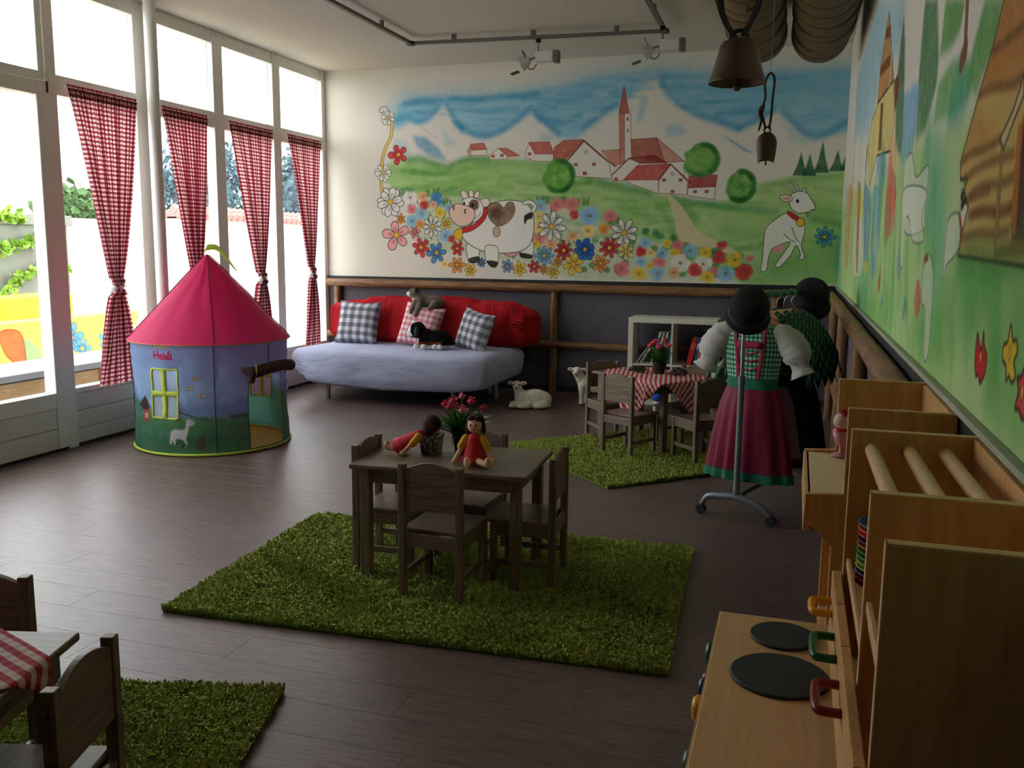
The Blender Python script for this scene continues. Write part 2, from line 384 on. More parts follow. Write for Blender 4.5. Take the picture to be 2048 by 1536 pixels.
    for b, w, c in (([(-3.791,2.260), (-3.658,2.265), (-3.493,2.210), (-3.346,2.171)], .07, dg), ([(-3.330,2.200), (-3.185,2.249), (-2.961,2.252)], .06, dg), ([(-3.265,2.147), (-2.945,2.216), (-2.632,2.203), (-2.325,2.176)], .07, mg), ([(-1.928,2.040), (-1.645,1.977), (-1.367,1.915)], .07, dg), ([(-3.960,2.158), (-3.592,2.137), (-3.184,2.131)], .07, mg), ([(-3.827,2.005), (-3.494,1.987), (-3.168,2.013)], .05, mg), ([(-3.461,1.941), (-3.265,1.984), (-3.104,2.027)], .04, dg),
                    ([(-1.155,1.869), (-1.033,1.809), (-0.939,1.677)], .07, dg), ([(-1.034,1.839), (-0.709,1.793), (-0.221,1.734)], .06, (66, 140, 96)), ([(-0.374,1.964), (-0.097,2.018), (0.309,2.055)], .05, mg), ([(0.101,1.677), (0.225,1.656), (0.349,1.621)], .06, dg), ([(-0.199,1.301), (0.085,1.233), (0.355,1.309)], .22, mg), ([(-0.334,1.152), (-0.058,1.303), (0.210,1.450)], .18, mg), ([(0.055,1.762), (0.275,1.733)], .08, mg), ([(-1.289,1.840), (-1.178,1.676), (-1.111,1.498)], .06, mg), ([(0.314,1.522), (0.363,1.166)], .08, (70,150,120)), ([(-0.642,1.589), (-0.352,1.517)], .1, mg), ([(-1.640,1.797), (-1.360,1.676)], .08, mg), ([(-2.111,2.002), (-1.932,2.028)], .05, dg)):
        P.line(b, c, w, .6, w*.7, True, .4)
    gx = [q[0] for q in [(-3.960,2.203), (-3.691,2.229), (-3.362,2.149), (-3.104,2.218), (-2.478,2.179), (-2.024,2.129)]+[(-1.582,1.947), (-1.184,1.854), (-0.709,1.793), (-0.303,1.949), (0.364,2.027)]]; gz = [q[1] for q in [(-3.960,2.203), (-3.691,2.229), (-3.362,2.149), (-3.104,2.218), (-2.478,2.179), (-2.024,2.129)]+[(-1.582,1.947), (-1.184,1.854), (-0.709,1.793), (-0.303,1.949), (0.364,2.027)]]
    brush(230, X0, XR, lambda x: (float(np.interp(x, gx, gz))-(.30 if x < -2.2 else .55), float(np.interp(x, gx, gz))), [(96, 166, 78), (128, 188, 96), (70, 142, 72), (176, 212, 124), (190, 214, 136), (150, 198, 100)], .40, (.15, .5), (.02, .05), .12)
    P.poly([(-2.216,1.159), (-2.340,1.187), (-2.621,1.271), (-2.940,1.297), (-3.596,1.381), (-3.730,1.471), (-3.830,1.655), (-3.593,1.927), (-3.103,1.924)]+[(-2.018,1.844), (-1.478,1.541), (-1.231,1.467), (-0.928,1.395), (-0.546,1.384), (-0.339,1.255), (-0.405,1.151), (-2.002,1.088)], (150, 190, 120), .45, .04, .6)
    P.poly([(-1.201,1.899), (-1.158,1.795), (-1.108,1.617), (-1.080,1.461), (-0.840,1.418), (-0.662,1.383), (-0.501,1.352), (-0.680,1.464), (-0.875,1.551), (-0.952,1.640), (-1.031,1.758), (-1.148,1.884)], (226, 205, 170), .9, .008, .2, True)
    # village
    wall, roof, droof = (232, 228, 218), (190, 92, 74), (150, 60, 52)
    def house(T, pts, c, tex=.3, ln=(120, 60, 50)): T.poly(pts, c, .95, 0, tex, False, ln, .004)
    for w_, r_ in (([(-3.161,2.344), (-3.129,2.365), (-2.965,2.347), (-2.965,2.289), (-3.153,2.290)], [(-3.129,2.402), (-2.994,2.406), (-2.962,2.347), (-3.129,2.339)]), ([(-2.938,2.288), (-2.844,2.352), (-2.750,2.285), (-2.757,2.244), (-2.930,2.247)], [(-2.844,2.352), (-2.758,2.353), (-2.625,2.279), (-2.745,2.274)]), ([(-2.572,2.295), (-2.534,2.395), (-2.472,2.293), (-2.289,2.290), (-2.288,2.218), (-2.471,2.222), (-2.571,2.267)], [(-2.534,2.402), (-2.329,2.404), (-2.285,2.292), (-2.472,2.293)])):
        house(P, w_, wall); house(P, r_, roof)
    house(P, [(-3.161,2.344), (-3.129,2.394), (-3.129,2.289)], (214, 150, 132))
    house(P, [(-2.288,2.233), (-2.283,2.346), (-2.194,2.412), (-2.000,2.416), (-2.116,2.286), (-2.175,2.231)], roof)
    house(P, [(-2.116,2.258), (-1.993,2.396)]+[(-1.855,2.279), (-1.744,2.188), (-1.725,2.053), (-2.023,2.072)]+[(-2.173,2.088), (-2.175,2.202)], wall)
    P.line([(-2.175,2.202), (-1.993,2.407)]+[(-1.839,2.279), (-1.689,2.164)], (120, 60, 50), .012)
    house(P, [(-1.824,2.308), (-1.655,2.317), (-1.635,2.186), (-1.689,2.169)], (205, 130, 108))
    house(P, [(-1.664,2.643), (-1.557,2.640), (-1.538,2.243), (-1.643,2.186)], wall); house(P, [(-1.664,2.643), (-1.615,2.642), (-1.602,2.200), (-1.643,2.186)], (196, 116, 96)); house(P, [(-1.667,2.651), (-1.625,2.889), (-1.572,2.648), (-1.615,2.634)], (178, 84, 70))
    house(P, [(-1.547,2.405), (-1.309,2.414), (-1.226,2.193), (-1.530,2.243)], (170, 88, 70)); house(P, [(-1.309,2.414), (-1.048,2.197), (-1.226,2.193)], (205, 140, 118)); house(P, [(-1.226,2.193), (-1.048,2.197), (-1.043,2.074), (-1.163,2.090)], wall)
    house(P, [(-1.718,2.090), (-1.560,2.232), (-1.452,2.197), (-1.508,2.035), (-1.708,2.030)], wall); house(P, [(-1.560,2.236), (-1.326,2.261), (-1.203,2.186), (-1.452,2.186)], (140, 52, 48)); P.line([(-1.718,2.083), (-1.560,2.236)], (120, 60, 50), .01)
    house(P, [(-1.277,1.914), (-1.273,2.032), (-1.173,2.170), (-1.011,2.015), (-1.014,1.898)], wall); house(P, [(-1.608,2.040), (-1.482,2.168), (-1.173,2.178), (-1.281,2.040)], (196, 76, 70)); house(P, [(-1.600,2.036), (-1.281,2.036), (-1.276,1.907), (-1.507,1.991)], wall); P.line([(-1.275,2.035), (-1.173,2.175), (-0.981,2.000)], (120, 60, 50), .01)
    house(P, [(-1.009,1.963), (-0.761,1.971), (-0.763,1.852), (-1.007,1.890)], wall); house(P, [(-1.002,2.070), (-0.748,2.072), (-0.758,1.968), (-1.006,1.959)], (160, 62, 56))
    for c in [(-1.892,2.186), (-1.976,2.101), (-1.675,2.048), (-1.228,2.032), (-1.076,2.030), (-1.145,1.928), (-0.942,1.926), (-0.837,1.925)]+[(-2.898,2.280), (-2.807,2.286), (-2.525,2.294), (-2.067,2.186), (-1.982,2.107)]:
        P.poly([(c[0]-.018, c[1]-.014), (c[0]+.018, c[1]-.014), (c[0]+.018, c[1]+.014), (c[0]-.018, c[1]+.014)], (168, 88, 76), .9)
    for c in [(-1.973,2.300), (-1.152,2.087)]: P.ell(c, .014, .014, wall, 1, 0, 0, (160, 80, 70), .005)
    for c in [(-1.584,2.590), (-1.581,2.487)]: P.poly([(c[0]-.006, c[1]-.014), (c[0]+.006, c[1]-.014), (c[0]+.006, c[1]+.014), (c[0]-.006, c[1]+.014)], (70, 60, 60), .9)
    # round trees
    for c, rx, rz in (([(-0.894,2.209)][0], .165, .15), ([(-0.538,1.973)][0], .135, .145), ([(-2.233,2.082)][0], .16, .16)):
        ir = [random.uniform(.84, 1.08) for _ in range(16)]
        P.poly([(c[0]+rx*q*math.cos(k*PI/8), c[1]+rz*q*math.sin(k*PI/8)) for k, q in enumerate(ir)], (84, 158, 62), .95, .012, .35, True)
        for k in range(40):
            t = random.uniform(0, 2*PI); q = random.uniform(0, .75); P.ell((c[0]+rx*q*math.cos(t), c[1]+rz*q*math.sin(t)), .05, .016, random.choice([(140, 196, 92), (110, 180, 76), (64, 136, 56), (160, 206, 112)]), .55, .012, .6, rot=random.uniform(0, 3))
        for k in range(34):
            t = random.uniform(-2.2, 1.6); P.ell((c[0]+rx*.86*math.cos(t), c[1]+rz*.88*math.sin(t)), .05, .022, random.choice([(30, 84, 40), (44, 106, 48), (90, 160, 66), (60, 130, 56)]), .5, .02, .5, rot=t+1.57)
    for c, hh in zip([(-0.030,2.060), (0.045,2.052), (0.146,2.078), (0.273,2.090), (0.360,2.096)], (.20, .19, .27, .18, .22)):
        P.poly([(c[0]-.065, c[1]), (c[0]-.03, c[1]+hh*.4), (c[0], c[1]+hh), (c[0]+.03, c[1]+hh*.4), (c[0]+.065, c[1])], (40, 92, 58), .95, .008, .35)
    # flower meadow
    for k in range(130):
        u = random.random(); b = [(-3.828,1.838), (-3.831,1.455), (-1.926,1.757), (-1.913,1.194)]
        x = b[0][0]+u*(b[2][0]-b[0][0]); z = b[0][1]+u*(b[2][1]-b[0][1]); zz = b[1][1]+u*(b[3][1]-b[1][1]); z = z+random.random()*(zz-z)
        P.line([(x, z), (x+random.uniform(-.03, .03), z+random.uniform(.03, .07))], random.choice([(56, 120, 70), (86, 150, 80), (40, 96, 56)]), .012, .7, .01)
    for k in range(70):
        b = [(-1.985,1.768), (-1.970,1.120), (-0.399,1.327), (-0.391,1.151)]; u = random.random()
        x = b[0][0]+u*(b[2][0]-b[0][0]); z = b[0][1]+u*(b[2][1]-b[0][1]); zz = b[1][1]+u*(b[3][1]-b[1][1]); z = z+random.random()*(zz-z)
        P.ell((x, z), .035, .03, random.choice([(56, 120, 70), (86, 150, 80), (40, 96, 56)]), .7, .015, .4)
    for x, z in [(-3.861,1.945), (-3.777,1.952), (-3.593,1.935), (-3.494,1.942), (-3.395,1.859), (-2.412,1.853), (-2.350,1.853), (-2.183,1.852), (-2.047,1.844), (-1.958,1.843)]:
        for k in range(5): P.line([(x+.012*k-.03, z-.03), (x+.016*k-.035, z+random.uniform(.02, .045))], (36, 84, 52), .007, .8, .004)
    wh, rd, pk, bl, pb, og, yl, py, po = (238, 236, 228), (214, 58, 62), (232, 128, 134), (70, 134, 202), (142, 192, 226), (238, 148, 66), (240, 198, 62), (240, 214, 130), (240, 178, 126)
    for (x, z), r, c in zip([(-3.762,1.655), (-3.652,1.734), (-3.494,1.874), (-3.396,1.512), (-2.411,1.802), (-1.947,1.714), (-3.640,1.898), (-3.670,1.625), (-3.456,1.738), (-3.405,1.230), (-2.425,1.700), (-1.929,1.564), (-3.761,1.777), (-3.627,1.814), (-3.330,1.482), (-2.251,1.816), (-2.099,1.815), (-2.414,1.488), (-2.297,1.438), (-2.075,1.715), (-2.086,1.519), (-2.459,1.436), (-3.777,1.891), (-2.423,1.598), (-3.363,1.791), (-3.527,1.822)],
                            (45,45,48,45,45,50,38,30,38,30,40,38,35,32,25,48,50,42,40,30,38,30,48,36,30,28), (pb,pb,bl,pb,pb,pb,po,og,yl,py,py,py,pk,rd,rd,pk,pk,pk,po,rd,po,yl,wh,py,pb,po)): P.puff((x, z), r*.00155, c)
    for (x, z), r, c in zip([(-1.920,1.707), (-1.723,1.707), (-1.775,1.585), (-1.940,1.569), (-1.600,1.212), (-1.419,1.375), (-1.435,1.169), (-1.383,1.458), (-1.416,1.283), (-1.334,1.368), (-1.330,1.247), (-1.247,1.278), (-1.259,1.172), (-1.220,1.362), (-1.177,1.452), (-1.079,1.438), (-1.114,1.370), (-1.046,1.356), (-1.050,1.274), (-0.965,1.387), (-0.826,1.374), (-0.841,1.269), (-0.913,1.216), (-1.107,1.190), (-0.697,1.331), (-0.679,1.442), (-0.557,1.310), (-0.799,1.150), (-0.735,1.211), (-0.632,1.183), (-0.473,1.201), (-0.428,1.327)],
                            (65,45,38,42,52,35,45,38,35,28,25,40,48,35,28,35,25,28,60,45,38,55,42,38,42,30,48,42,28,52,52,25), (pb,pk,og,py,pk,rd,yl,pb,pb,py,yl,pk,pb,pb,yl,pk,yl,og,wh,pb,yl,wh,rd,po,rd,rd,yl,yl,pk,pb,rd,pk)): P.puff((x, z), r*.00155, c)
    for (x, z), r, n, c in zip([(-3.998,1.847), (-4.071,2.140), (-4.013,2.674), (-3.540,1.602), (-2.296,1.606), (-3.904,2.315), (-3.663,1.395), (-3.269,1.387), (-2.170,1.380), (-2.464,1.222), (-3.491,1.343), (-2.365,1.327), (-1.970,1.390), (-2.739,1.217), (-3.015,1.254), (-3.884,1.678), (-3.269,1.224), (-2.226,1.270), (-2.371,1.193), (-3.387,1.633), (-3.130,1.173), (-2.616,1.197), (-2.073,1.250), (-2.273,1.173), (-3.729,1.548)],
                               (88,58,46,70,88,68,64,46,60,42,68,62,70,42,32,34,54,32,30,36,44,46,66,42,40), (6,6,6,9,8,5,6,6,8,6,6,8,6,7,8,6,6,6,6,6,6,6,6,7,6), (wh,wh,wh,wh,wh,rd,rd,rd,(200,48,52),rd,bl,(116,172,220),(48,104,190),(108,150,212),bl,og,og,og,og,yl,yl,yl,yl,yl,pk)): P.flower((x, z), r*.00158, n, c)
    for (x, z), r, n, c in zip([(-1.586,1.548), (-1.723,1.409), (-1.566,1.373), (-1.960,1.392), (-1.806,1.262), (0.206,1.524)], (82,62,52,62,54,56), (8,8,6,6,7,8), (wh,rd,py,(48,104,190),og,(70,150,200))): P.flower((x, z), r*.00158, n, c)
    P.flower([(-3.933,1.516)][0], .15, 5, (238, 160, 160), ph=.5)
    # vine on the left
    v = [(-3.972,2.638), (-3.982,2.504), (-4.042,2.386), (-4.081,2.266), (-4.088,2.145), (-4.098,2.023), (-4.079,1.924)]; P.line(v, INK, .034, .8, 0, True); P.line(v, (226, 196, 104), .026, 1, 0, True)
    P.line([(-3.996,2.743), (-4.037,2.789), (-4.096,2.776), (-4.109,2.740), (-4.075,2.728), (-4.063,2.748)], INK, .005, .9, 0, True)
    for (x, z), r in zip([(-4.013,2.674), (-4.071,2.140), (-3.998,1.847)], (46, 58, 88)): P.flower((x, z), r*.00158, 6, wh)
    # cow
    cw = (240, 238, 230)
    def leg(pts, hoof): P.poly(pts, cw, 1, 0, 0, True, INK, .005); P.poly(hoof, (48, 44, 46), 1, 0, .2, True)
    leg([(-3.166,1.430), (-3.045,1.401), (-3.036,1.326), (-3.044,1.268), (-3.142,1.256), (-3.163,1.324)], [(-3.150,1.287), (-3.044,1.311), (-3.039,1.258), (-3.125,1.243)])
    leg([(-2.616,1.450), (-2.487,1.480), (-2.487,1.318), (-2.598,1.324)], [(-2.610,1.353), (-2.489,1.332), (-2.496,1.297), (-2.598,1.306)])
    P.poly([(-2.772,1.351), (-2.623,1.413), (-2.598,1.423), (-2.607,1.361), (-2.701,1.312)], (232, 160, 160), 1, 0, .1, True, INK, .004)
    P.poly([(-3.006,1.730), (-3.102,1.641), (-3.216,1.550), (-3.207,1.490), (-3.118,1.416), (-2.972,1.357), (-2.812,1.347), (-2.638,1.360), (-2.529,1.413), (-2.481,1.517), (-2.475,1.656), (-2.495,1.759), (-2.566,1.829), (-2.706,1.859), (-2.864,1.841), (-2.967,1.790)], cw, 1, 0, .04, True, INK, .006)
    leg([(-2.964,1.417), (-2.852,1.410), (-2.836,1.313), (-2.846,1.246), (-2.947,1.252), (-2.975,1.327)], [(-2.959,1.270), (-2.843,1.261), (-2.859,1.208), (-2.915,1.211)])
    P.poly([(-2.943,1.819), (-2.840,1.833), (-2.784,1.789), (-2.745,1.836), (-2.687,1.833), (-2.671,1.745), (-2.728,1.656), (-2.830,1.609), (-2.910,1.656), (-2.949,1.730)], (120, 88, 60), .95, .004, .4, True, INK, .004)
    P.ell([(-2.863,1.730)][0], .07, .06, (60, 40, 28), .6, .04, .3); P.ell([(-2.854,1.555)][0], .037, .052, (206, 178, 150), 1, 0, .1, INK, .005)
    P.line([(-2.573,1.829), (-2.519,1.842), (-2.469,1.802), (-2.487,1.751)], INK, .04, .8, 0, True); P.line([(-2.573,1.829), (-2.519,1.842), (-2.469,1.802), (-2.487,1.751)], cw, .03, 1, 0, True)
    P.poly([(-2.564,1.715), (-2.495,1.744), (-2.492,1.686), (-2.540,1.671), (-2.566,1.624), (-2.575,1.678)], (42, 38, 40), 1, 0, .2, True)
    P.poly([(-3.003,1.772), (-2.955,1.784), (-2.964,1.701), (-3.022,1.626), (-3.118,1.563), (-3.216,1.543), (-3.235,1.588), (-3.118,1.614), (-3.038,1.678)], (206, 46, 50), 1, 0, .15, True, INK, .005)
    P.poly([(-3.291,1.565), (-3.224,1.588), (-3.212,1.535), (-3.232,1.466), (-3.297,1.496), (-3.307,1.523)], (236, 186, 56), 1, 0, .15, True, INK, .005)
    for e in ([(-3.232,1.939), (-3.192,1.954), (-3.152,1.894), (-3.184,1.857), (-3.213,1.880)], [(-3.039,1.857), (-2.959,1.881), (-2.927,1.834), (-2.967,1.793), (-3.023,1.812)], [(-3.143,1.887), (-3.145,1.946), (-3.120,1.962), (-3.103,1.938), (-3.100,1.894)], [(-3.095,1.894), (-3.071,1.941), (-3.043,1.950), (-3.039,1.916), (-3.052,1.882)]): P.poly(e, (244, 226, 214), 1, 0, 0, True, INK, .005)
    P.poly([(-3.216,1.813), (-3.208,1.865), (-3.127,1.891), (-3.031,1.856), (-2.994,1.782), (-3.014,1.701), (-3.094,1.648), (-3.183,1.686)], cw, 1, 0, 0, True, INK, .005)
    P.poly([(-3.143,1.835), (-3.100,1.870), (-3.048,1.846), (-3.051,1.781), (-3.103,1.760), (-3.142,1.790)], (104, 78, 60), 1, .003, .25, True)
    P.ell([(-3.109,1.812)][0], .015, .02, (40, 34, 34)); P.ell([(-3.197,1.831)][0], .011, .015, (40, 34, 34))
    P.poly([(-3.355,1.761), (-3.297,1.824), (-3.216,1.820), (-3.103,1.778), (-3.083,1.701), (-3.143,1.626), (-3.248,1.608), (-3.330,1.668)], (240, 206, 186), 1, 0, .06, True, INK, .006)
    P.line([(-3.301,1.806), (-3.314,1.788), (-3.304,1.773)], (60, 40, 34), .012, 1, 0, True); P.line([(-3.180,1.772), (-3.193,1.754), (-3.183,1.734)], (60, 40, 34), .012, 1, 0, True); P.line([(-3.094,1.671), (-3.046,1.708), (-3.022,1.745)], INK, .004, .8, 0, True)
    # goat
    gt = (236, 235, 226)
    for hn in ([(-0.088,1.905), (-0.135,1.955), (-0.185,1.977)], [(-0.067,1.916), (-0.094,1.969), (-0.126,1.997)], [(-0.030,1.921), (-0.060,1.975), (-0.103,2.007)]): P.line(hn, INK, .018, .9, 0, True); P.line(hn, gt, .010, 1, 0, True)
    P.poly([(-0.116,1.734), (-0.218,1.677), (-0.299,1.590), (-0.312,1.445), (-0.316,1.314), (-0.326,1.226), (-0.294,1.209), (-0.270,1.241), (-0.264,1.322), (-0.233,1.417), (-0.158,1.454), (-0.082,1.476), (-0.126,1.389), (-0.198,1.274), (-0.179,1.251), (-0.152,1.261), (-0.073,1.358), (-0.031,1.447), (0.011,1.369), (-0.002,1.335), (0.027,1.324), (0.045,1.350), (0.014,1.448), (0.036,1.563), (0.027,1.648), (-0.024,1.691)], gt, 1, 0, .03, True, INK, .005)
    P.poly([(-0.232,1.391), (-0.199,1.446), (-0.129,1.437), (-0.161,1.378)], (226, 158, 156), 1, 0, .1, True)
    P.line([(-0.075,1.605), (-0.042,1.519), (-0.005,1.476)], INK, .005, .9, 0, True); P.line([(-0.141,1.548), (-0.083,1.497), (-0.040,1.476)], INK, .005, .9, 0, True)
    P.poly([(-0.009,1.918), (0.019,1.953), (0.030,1.904)], gt, 1, 0, 0, False, INK, .004)
    P.poly([(-0.104,1.888), (-0.030,1.921), (0.040,1.901), (0.077,1.847), (0.111,1.790), (0.099,1.754), (0.042,1.738), (-0.026,1.731), (-0.083,1.763), (-0.109,1.823)], gt, 1, 0, 0, True, INK, .005)
    P.poly([(-0.194,1.874), (-0.146,1.891), (-0.097,1.879), (-0.088,1.841), (-0.150,1.831)], gt, 1, 0, 0, True, INK, .005); P.poly([(-0.172,1.870), (-0.110,1.870), (-0.105,1.848), (-0.150,1.843)], (226, 158, 156), 1, 0, 0, True)
    P.ell([(-0.039,1.836)][0], .013, .016, (40, 36, 36)); P.line([(0.069,1.755), (0.089,1.762), (0.107,1.759)], INK, .006)
    for k in (0, 10, 22): P.line([(0.036,1.737), (0.045,1.691)] if k == 0 else [(p[0]+k*.0012, p[1]) for p in [(0.036,1.737), (0.042,1.697)]], INK, .004)
    P.poly([(-0.110,1.748), (-0.017,1.691), (-0.025,1.654), (-0.114,1.717)], (206, 46, 50), 1, 0, .1, True, INK, .004); P.ell([(-0.004,1.651)][0], .036, .038, (236, 186, 56), 1, 0, .1, INK, .005)
    return P

def right_mural():
    P = Paint(.4, HS-.02, YB-.4, H-HS+.02, 260, (226, 222, 210))
    lg, mg, dg, tq = (166, 206, 124), (96, 172, 80), (56, 112, 58), (86, 172, 150)
    P.poly([(.3, 1.0), (8.7, 1.0), (8.7, 1.75), (7.2, 1.8), (5, 1.75), (3.2, 1.75), (2.2, 1.7), (.3, 1.6)], lg, .9, .10, .3)
    for b, w, c in (([(2.142,1.366), (1.623,1.394)], .12, mg), ([(2.217,1.387), (2.057,1.354), (1.736,1.352)], .14, mg), ([(6.059,1.152), (4.627,1.134), (3.765,1.148)], .2, mg), ([(2.469,1.241), (2.028,1.294)], .12, mg), ([(2.919,1.178), (2.438,1.185)], .12, mg), ([(2.937,1.700), (2.758,1.602), (2.783,1.543)], .16, tq), ([(2.626,1.523), (2.553,1.392)], .2, tq), ([(8.536,1.491), (8.145,1.119)], .3, tq), ([(5.294,1.324), (5.143,1.174)], .25, tq), ([(1.833,1.244), (1.621,1.319)], .1, (150,200,130)), ([(1.777,1.188), (1.580,1.161)], .1, mg)):
        P.line(b, c, w, .65, w*.8, True, .35)
    # sky and far hills
    P.poly([(7.398,2.696), (5.469,2.744), (4.049,2.391), (3.912,2.193), (5.070,2.271), (5.582,2.052), (7.264,2.249)], (112, 178, 212), .7, .12, .5)
    # conifers and slopes
    for pts, c in (([(3.286,2.202), (2.979,2.125), (2.853,1.935), (2.851,1.871), (3.044,1.768), (3.262,1.762), (3.307,1.928), (3.316,2.098)], dg), ([(2.800,2.081), (2.444,1.992), (2.508,1.932), (2.639,1.920), (2.835,1.944), (2.814,2.006)], (80, 146, 64)), ([(2.211,1.907), (2.179,1.927), (1.962,1.872), (2.027,1.806), (2.105,1.781), (2.199,1.737), (2.321,1.782), (2.289,1.850)], (76, 150, 66)), ([(3.998,2.317), (3.864,2.183), (3.683,1.830), (3.715,1.758), (3.973,1.806), (4.115,2.082)], (66, 112, 70)),
                   ([(2.820,1.865), (2.593,1.879), (2.407,1.857), (2.251,1.808), (2.277,1.749), (2.475,1.738), (2.850,1.765)], (96, 166, 84))):
        P.poly(pts, c, .85, .03, .35)
    P.poly([(2.600,1.799), (2.489,1.852), (2.306,1.808), (2.277,1.749), (2.368,1.696), (2.582,1.719)], (82, 164, 140), .75, .06, .4)
    P.poly([(3.767,1.981), (3.388,1.961), (3.258,1.930), (3.260,1.790), (3.404,1.723), (3.695,1.729)], (116, 174, 216), .85, .03, .3)
    P.line([(2.421,1.987), (2.397,1.868)], (134, 86, 62), .045, .9); P.line([(2.392,1.867), (2.436,1.852)], (134, 86, 62), .06, .9)
    # distant hut
    P.poly([(4.761,2.515), (4.253,2.117), (5.105,2.152), (5.099,2.305)], (190, 128, 66), .95, .0, .3, False, INK, .012); P.line([(4.869,2.438), (4.610,2.395)], (120, 74, 40), .05); P.line([(5.046,2.296), (4.499,2.249)], (120, 74, 40), .05)
    P.poly([(5.073,2.147), (4.267,2.120), (4.080,1.935), (4.171,1.820), (4.909,1.872), (5.300,1.753), (5.598,1.972), (5.417,2.112)], (228, 200, 110), .9, .0, .3, False, INK, .01)
    P.poly([(4.901,2.122), (4.739,2.098), (4.653,1.875), (4.851,1.888)], (90, 74, 40), .9); P.poly([(4.231,2.114), (4.077,2.111), (3.983,2.060), (4.086,1.960)], (120, 68, 52), .95, 0, .2)
    # tall plain colour patches along the far part of the wall
    for pts, c in (([(7.724,1.879), (6.958,1.832), (6.993,1.680), (7.017,1.331), (7.391,1.326)], (214, 150, 90)), ([(6.527,1.806), (5.974,1.772), (5.730,1.611), (6.112,1.593), (6.489,1.605)], (236, 206, 90)), ([(6.476,1.593), (5.689,1.571), (5.473,1.292), (6.089,1.257), (6.265,1.296)], (232, 224, 208)), ([(6.275,1.790), (6.095,1.779), (5.818,1.325), (6.036,1.321)], (150, 90, 60)),
                   ([(5.701,1.755), (5.303,1.731), (5.072,1.614), (5.057,1.345), (5.276,1.333)], (78, 130, 196)), ([(5.051,1.715), (4.518,1.682), (4.405,1.527), (4.429,1.361), (4.552,1.281), (4.788,1.307), (5.007,1.543)], (92, 160, 212)), ([(4.882,1.841), (4.554,1.852), (4.346,1.780), (4.419,1.500), (4.770,1.507), (4.645,1.668)], (92, 160, 212)),
                   ([(4.207,1.737), (4.125,1.845), (3.977,1.730), (3.825,1.667), (3.795,1.487), (4.118,1.493)], (226, 84, 84)), ([(4.208,1.663), (3.800,1.638), (3.867,1.551), (4.006,1.455), (4.150,1.442)], (226, 84, 84)), ([(4.190,1.828), (4.019,1.869), (3.835,1.775), (3.822,1.718), (4.014,1.739)], (238, 190, 130)), ([(4.504,1.666), (4.237,1.651), (4.239,1.450), (4.338,1.362)], (180, 216, 150)),
                   ([(4.307,1.273), (4.250,1.341), (4.210,1.262), (4.282,1.222)], (204, 62, 58)), ([(3.575,1.371), (3.522,1.420), (3.444,1.325), (3.510,1.306)], (82, 140, 200)), ([(3.273,1.183), (3.251,1.264), (3.172,1.234), (3.226,1.189)], (82, 140, 200)), ([(2.995,1.265), (2.930,1.326), (2.840,1.283), (2.852,1.233), (2.920,1.214)], (210, 70, 58)), ([(4.128,1.165), (4.093,1.224), (4.032,1.199)], (82, 140, 200)), ([(5.380,1.341), (4.997,1.346), (5.016,1.302), (5.267,1.297)], (236, 206, 90))):
        P.poly(pts, c, .85, .008, .5, True)
    for x in (20, 40, 60, 85, 120, 150, 175, 210, 250, 300, 340, 380, 420, 455, 490, 530, 560):
        q = [(8.176,1.907), (7.011,1.233), (3.012,1.590), (2.702,1.317)]; u = x/600; a = (q[0][0]+(q[2][0]-q[0][0])*u, q[0][1]); b = (a[0]-.05, 1.35+.1*random.random()); P.line([a, b], (150, 110, 80), .012, .6)
    for k in range(150):
        y = random.uniform(4.4, 8.5); z = random.uniform(1.2, 2.0); l = random.uniform(.1, .4)
        P.line([(y, z), (y+random.uniform(-.03, .03), z+l/2), (y+random.uniform(-.05, .05), z+l)], random.choice([(150, 110, 70), (90, 150, 84), (220, 190, 90), (110, 160, 200), (232, 226, 210), (232, 226, 210), (120, 90, 66), (170, 206, 130)]), random.uniform(.01, .06), random.uniform(.3, .75), .012, True, .4)
    for k in range(160):
        y = random.uniform(1.4, 5.2); z = random.uniform(1.1, 1.7 if y > 2.4 else 1.38); l = random.uniform(.05, .25)
        P.line([(y-.04, z), (y, z+l/2), (y+.03, z+l)], random.choice([(120, 186, 90), (84, 160, 76), (180, 214, 140), (200, 220, 160), (100, 176, 110)]), random.uniform(.03, .10), random.uniform(.2, .5), .05, True, .5)
    # white goats
    for pts in ([(3.546,1.695), (3.368,1.734), (3.186,1.642), (2.975,1.652), (2.886,1.641), (2.900,1.527), (2.898,1.469), (3.422,1.479)], [(3.522,1.621), (2.913,1.584), (2.962,1.508), (2.881,1.438), (3.152,1.440), (3.266,1.507), (3.394,1.511), (3.371,1.362), (3.452,1.361), (3.503,1.473)], [(2.751,1.402), (2.634,1.360), (2.601,1.285), (2.602,1.232), (2.599,1.142), (2.679,1.115), (2.727,1.241), (2.814,1.265), (2.829,1.351)], [(2.413,1.491), (2.279,1.489), (2.232,1.431), (2.303,1.397), (2.416,1.372), (2.431,1.335), (2.457,1.363), (2.459,1.454)], [(2.285,1.523), (2.262,1.544), (2.199,1.533), (2.176,1.499), (2.200,1.462), (2.253,1.469)], [(2.282,1.525), (2.282,1.545), (2.209,1.534), (2.169,1.506), (2.185,1.466), (2.228,1.455), (2.272,1.484)]):
        P.poly(pts, (234, 233, 224), .62, .006, .25, True, (90, 86, 80), .0045)
    P.line([(2.279,1.489), (2.250,1.462), (2.234,1.413)], (170, 70, 60), .02); P.poly([(2.833,1.389), (2.787,1.403), (2.725,1.386), (2.804,1.371)], (150, 80, 60), .9)
    for c in [(2.261,1.529), (2.222,1.519), (2.252,1.510)]: P.ell(c, .02, .012, (60, 50, 46))
    # big wooden hut near the viewer
    gold, brn, orr = (206, 168, 98), (120, 84, 52), (182, 110, 52)
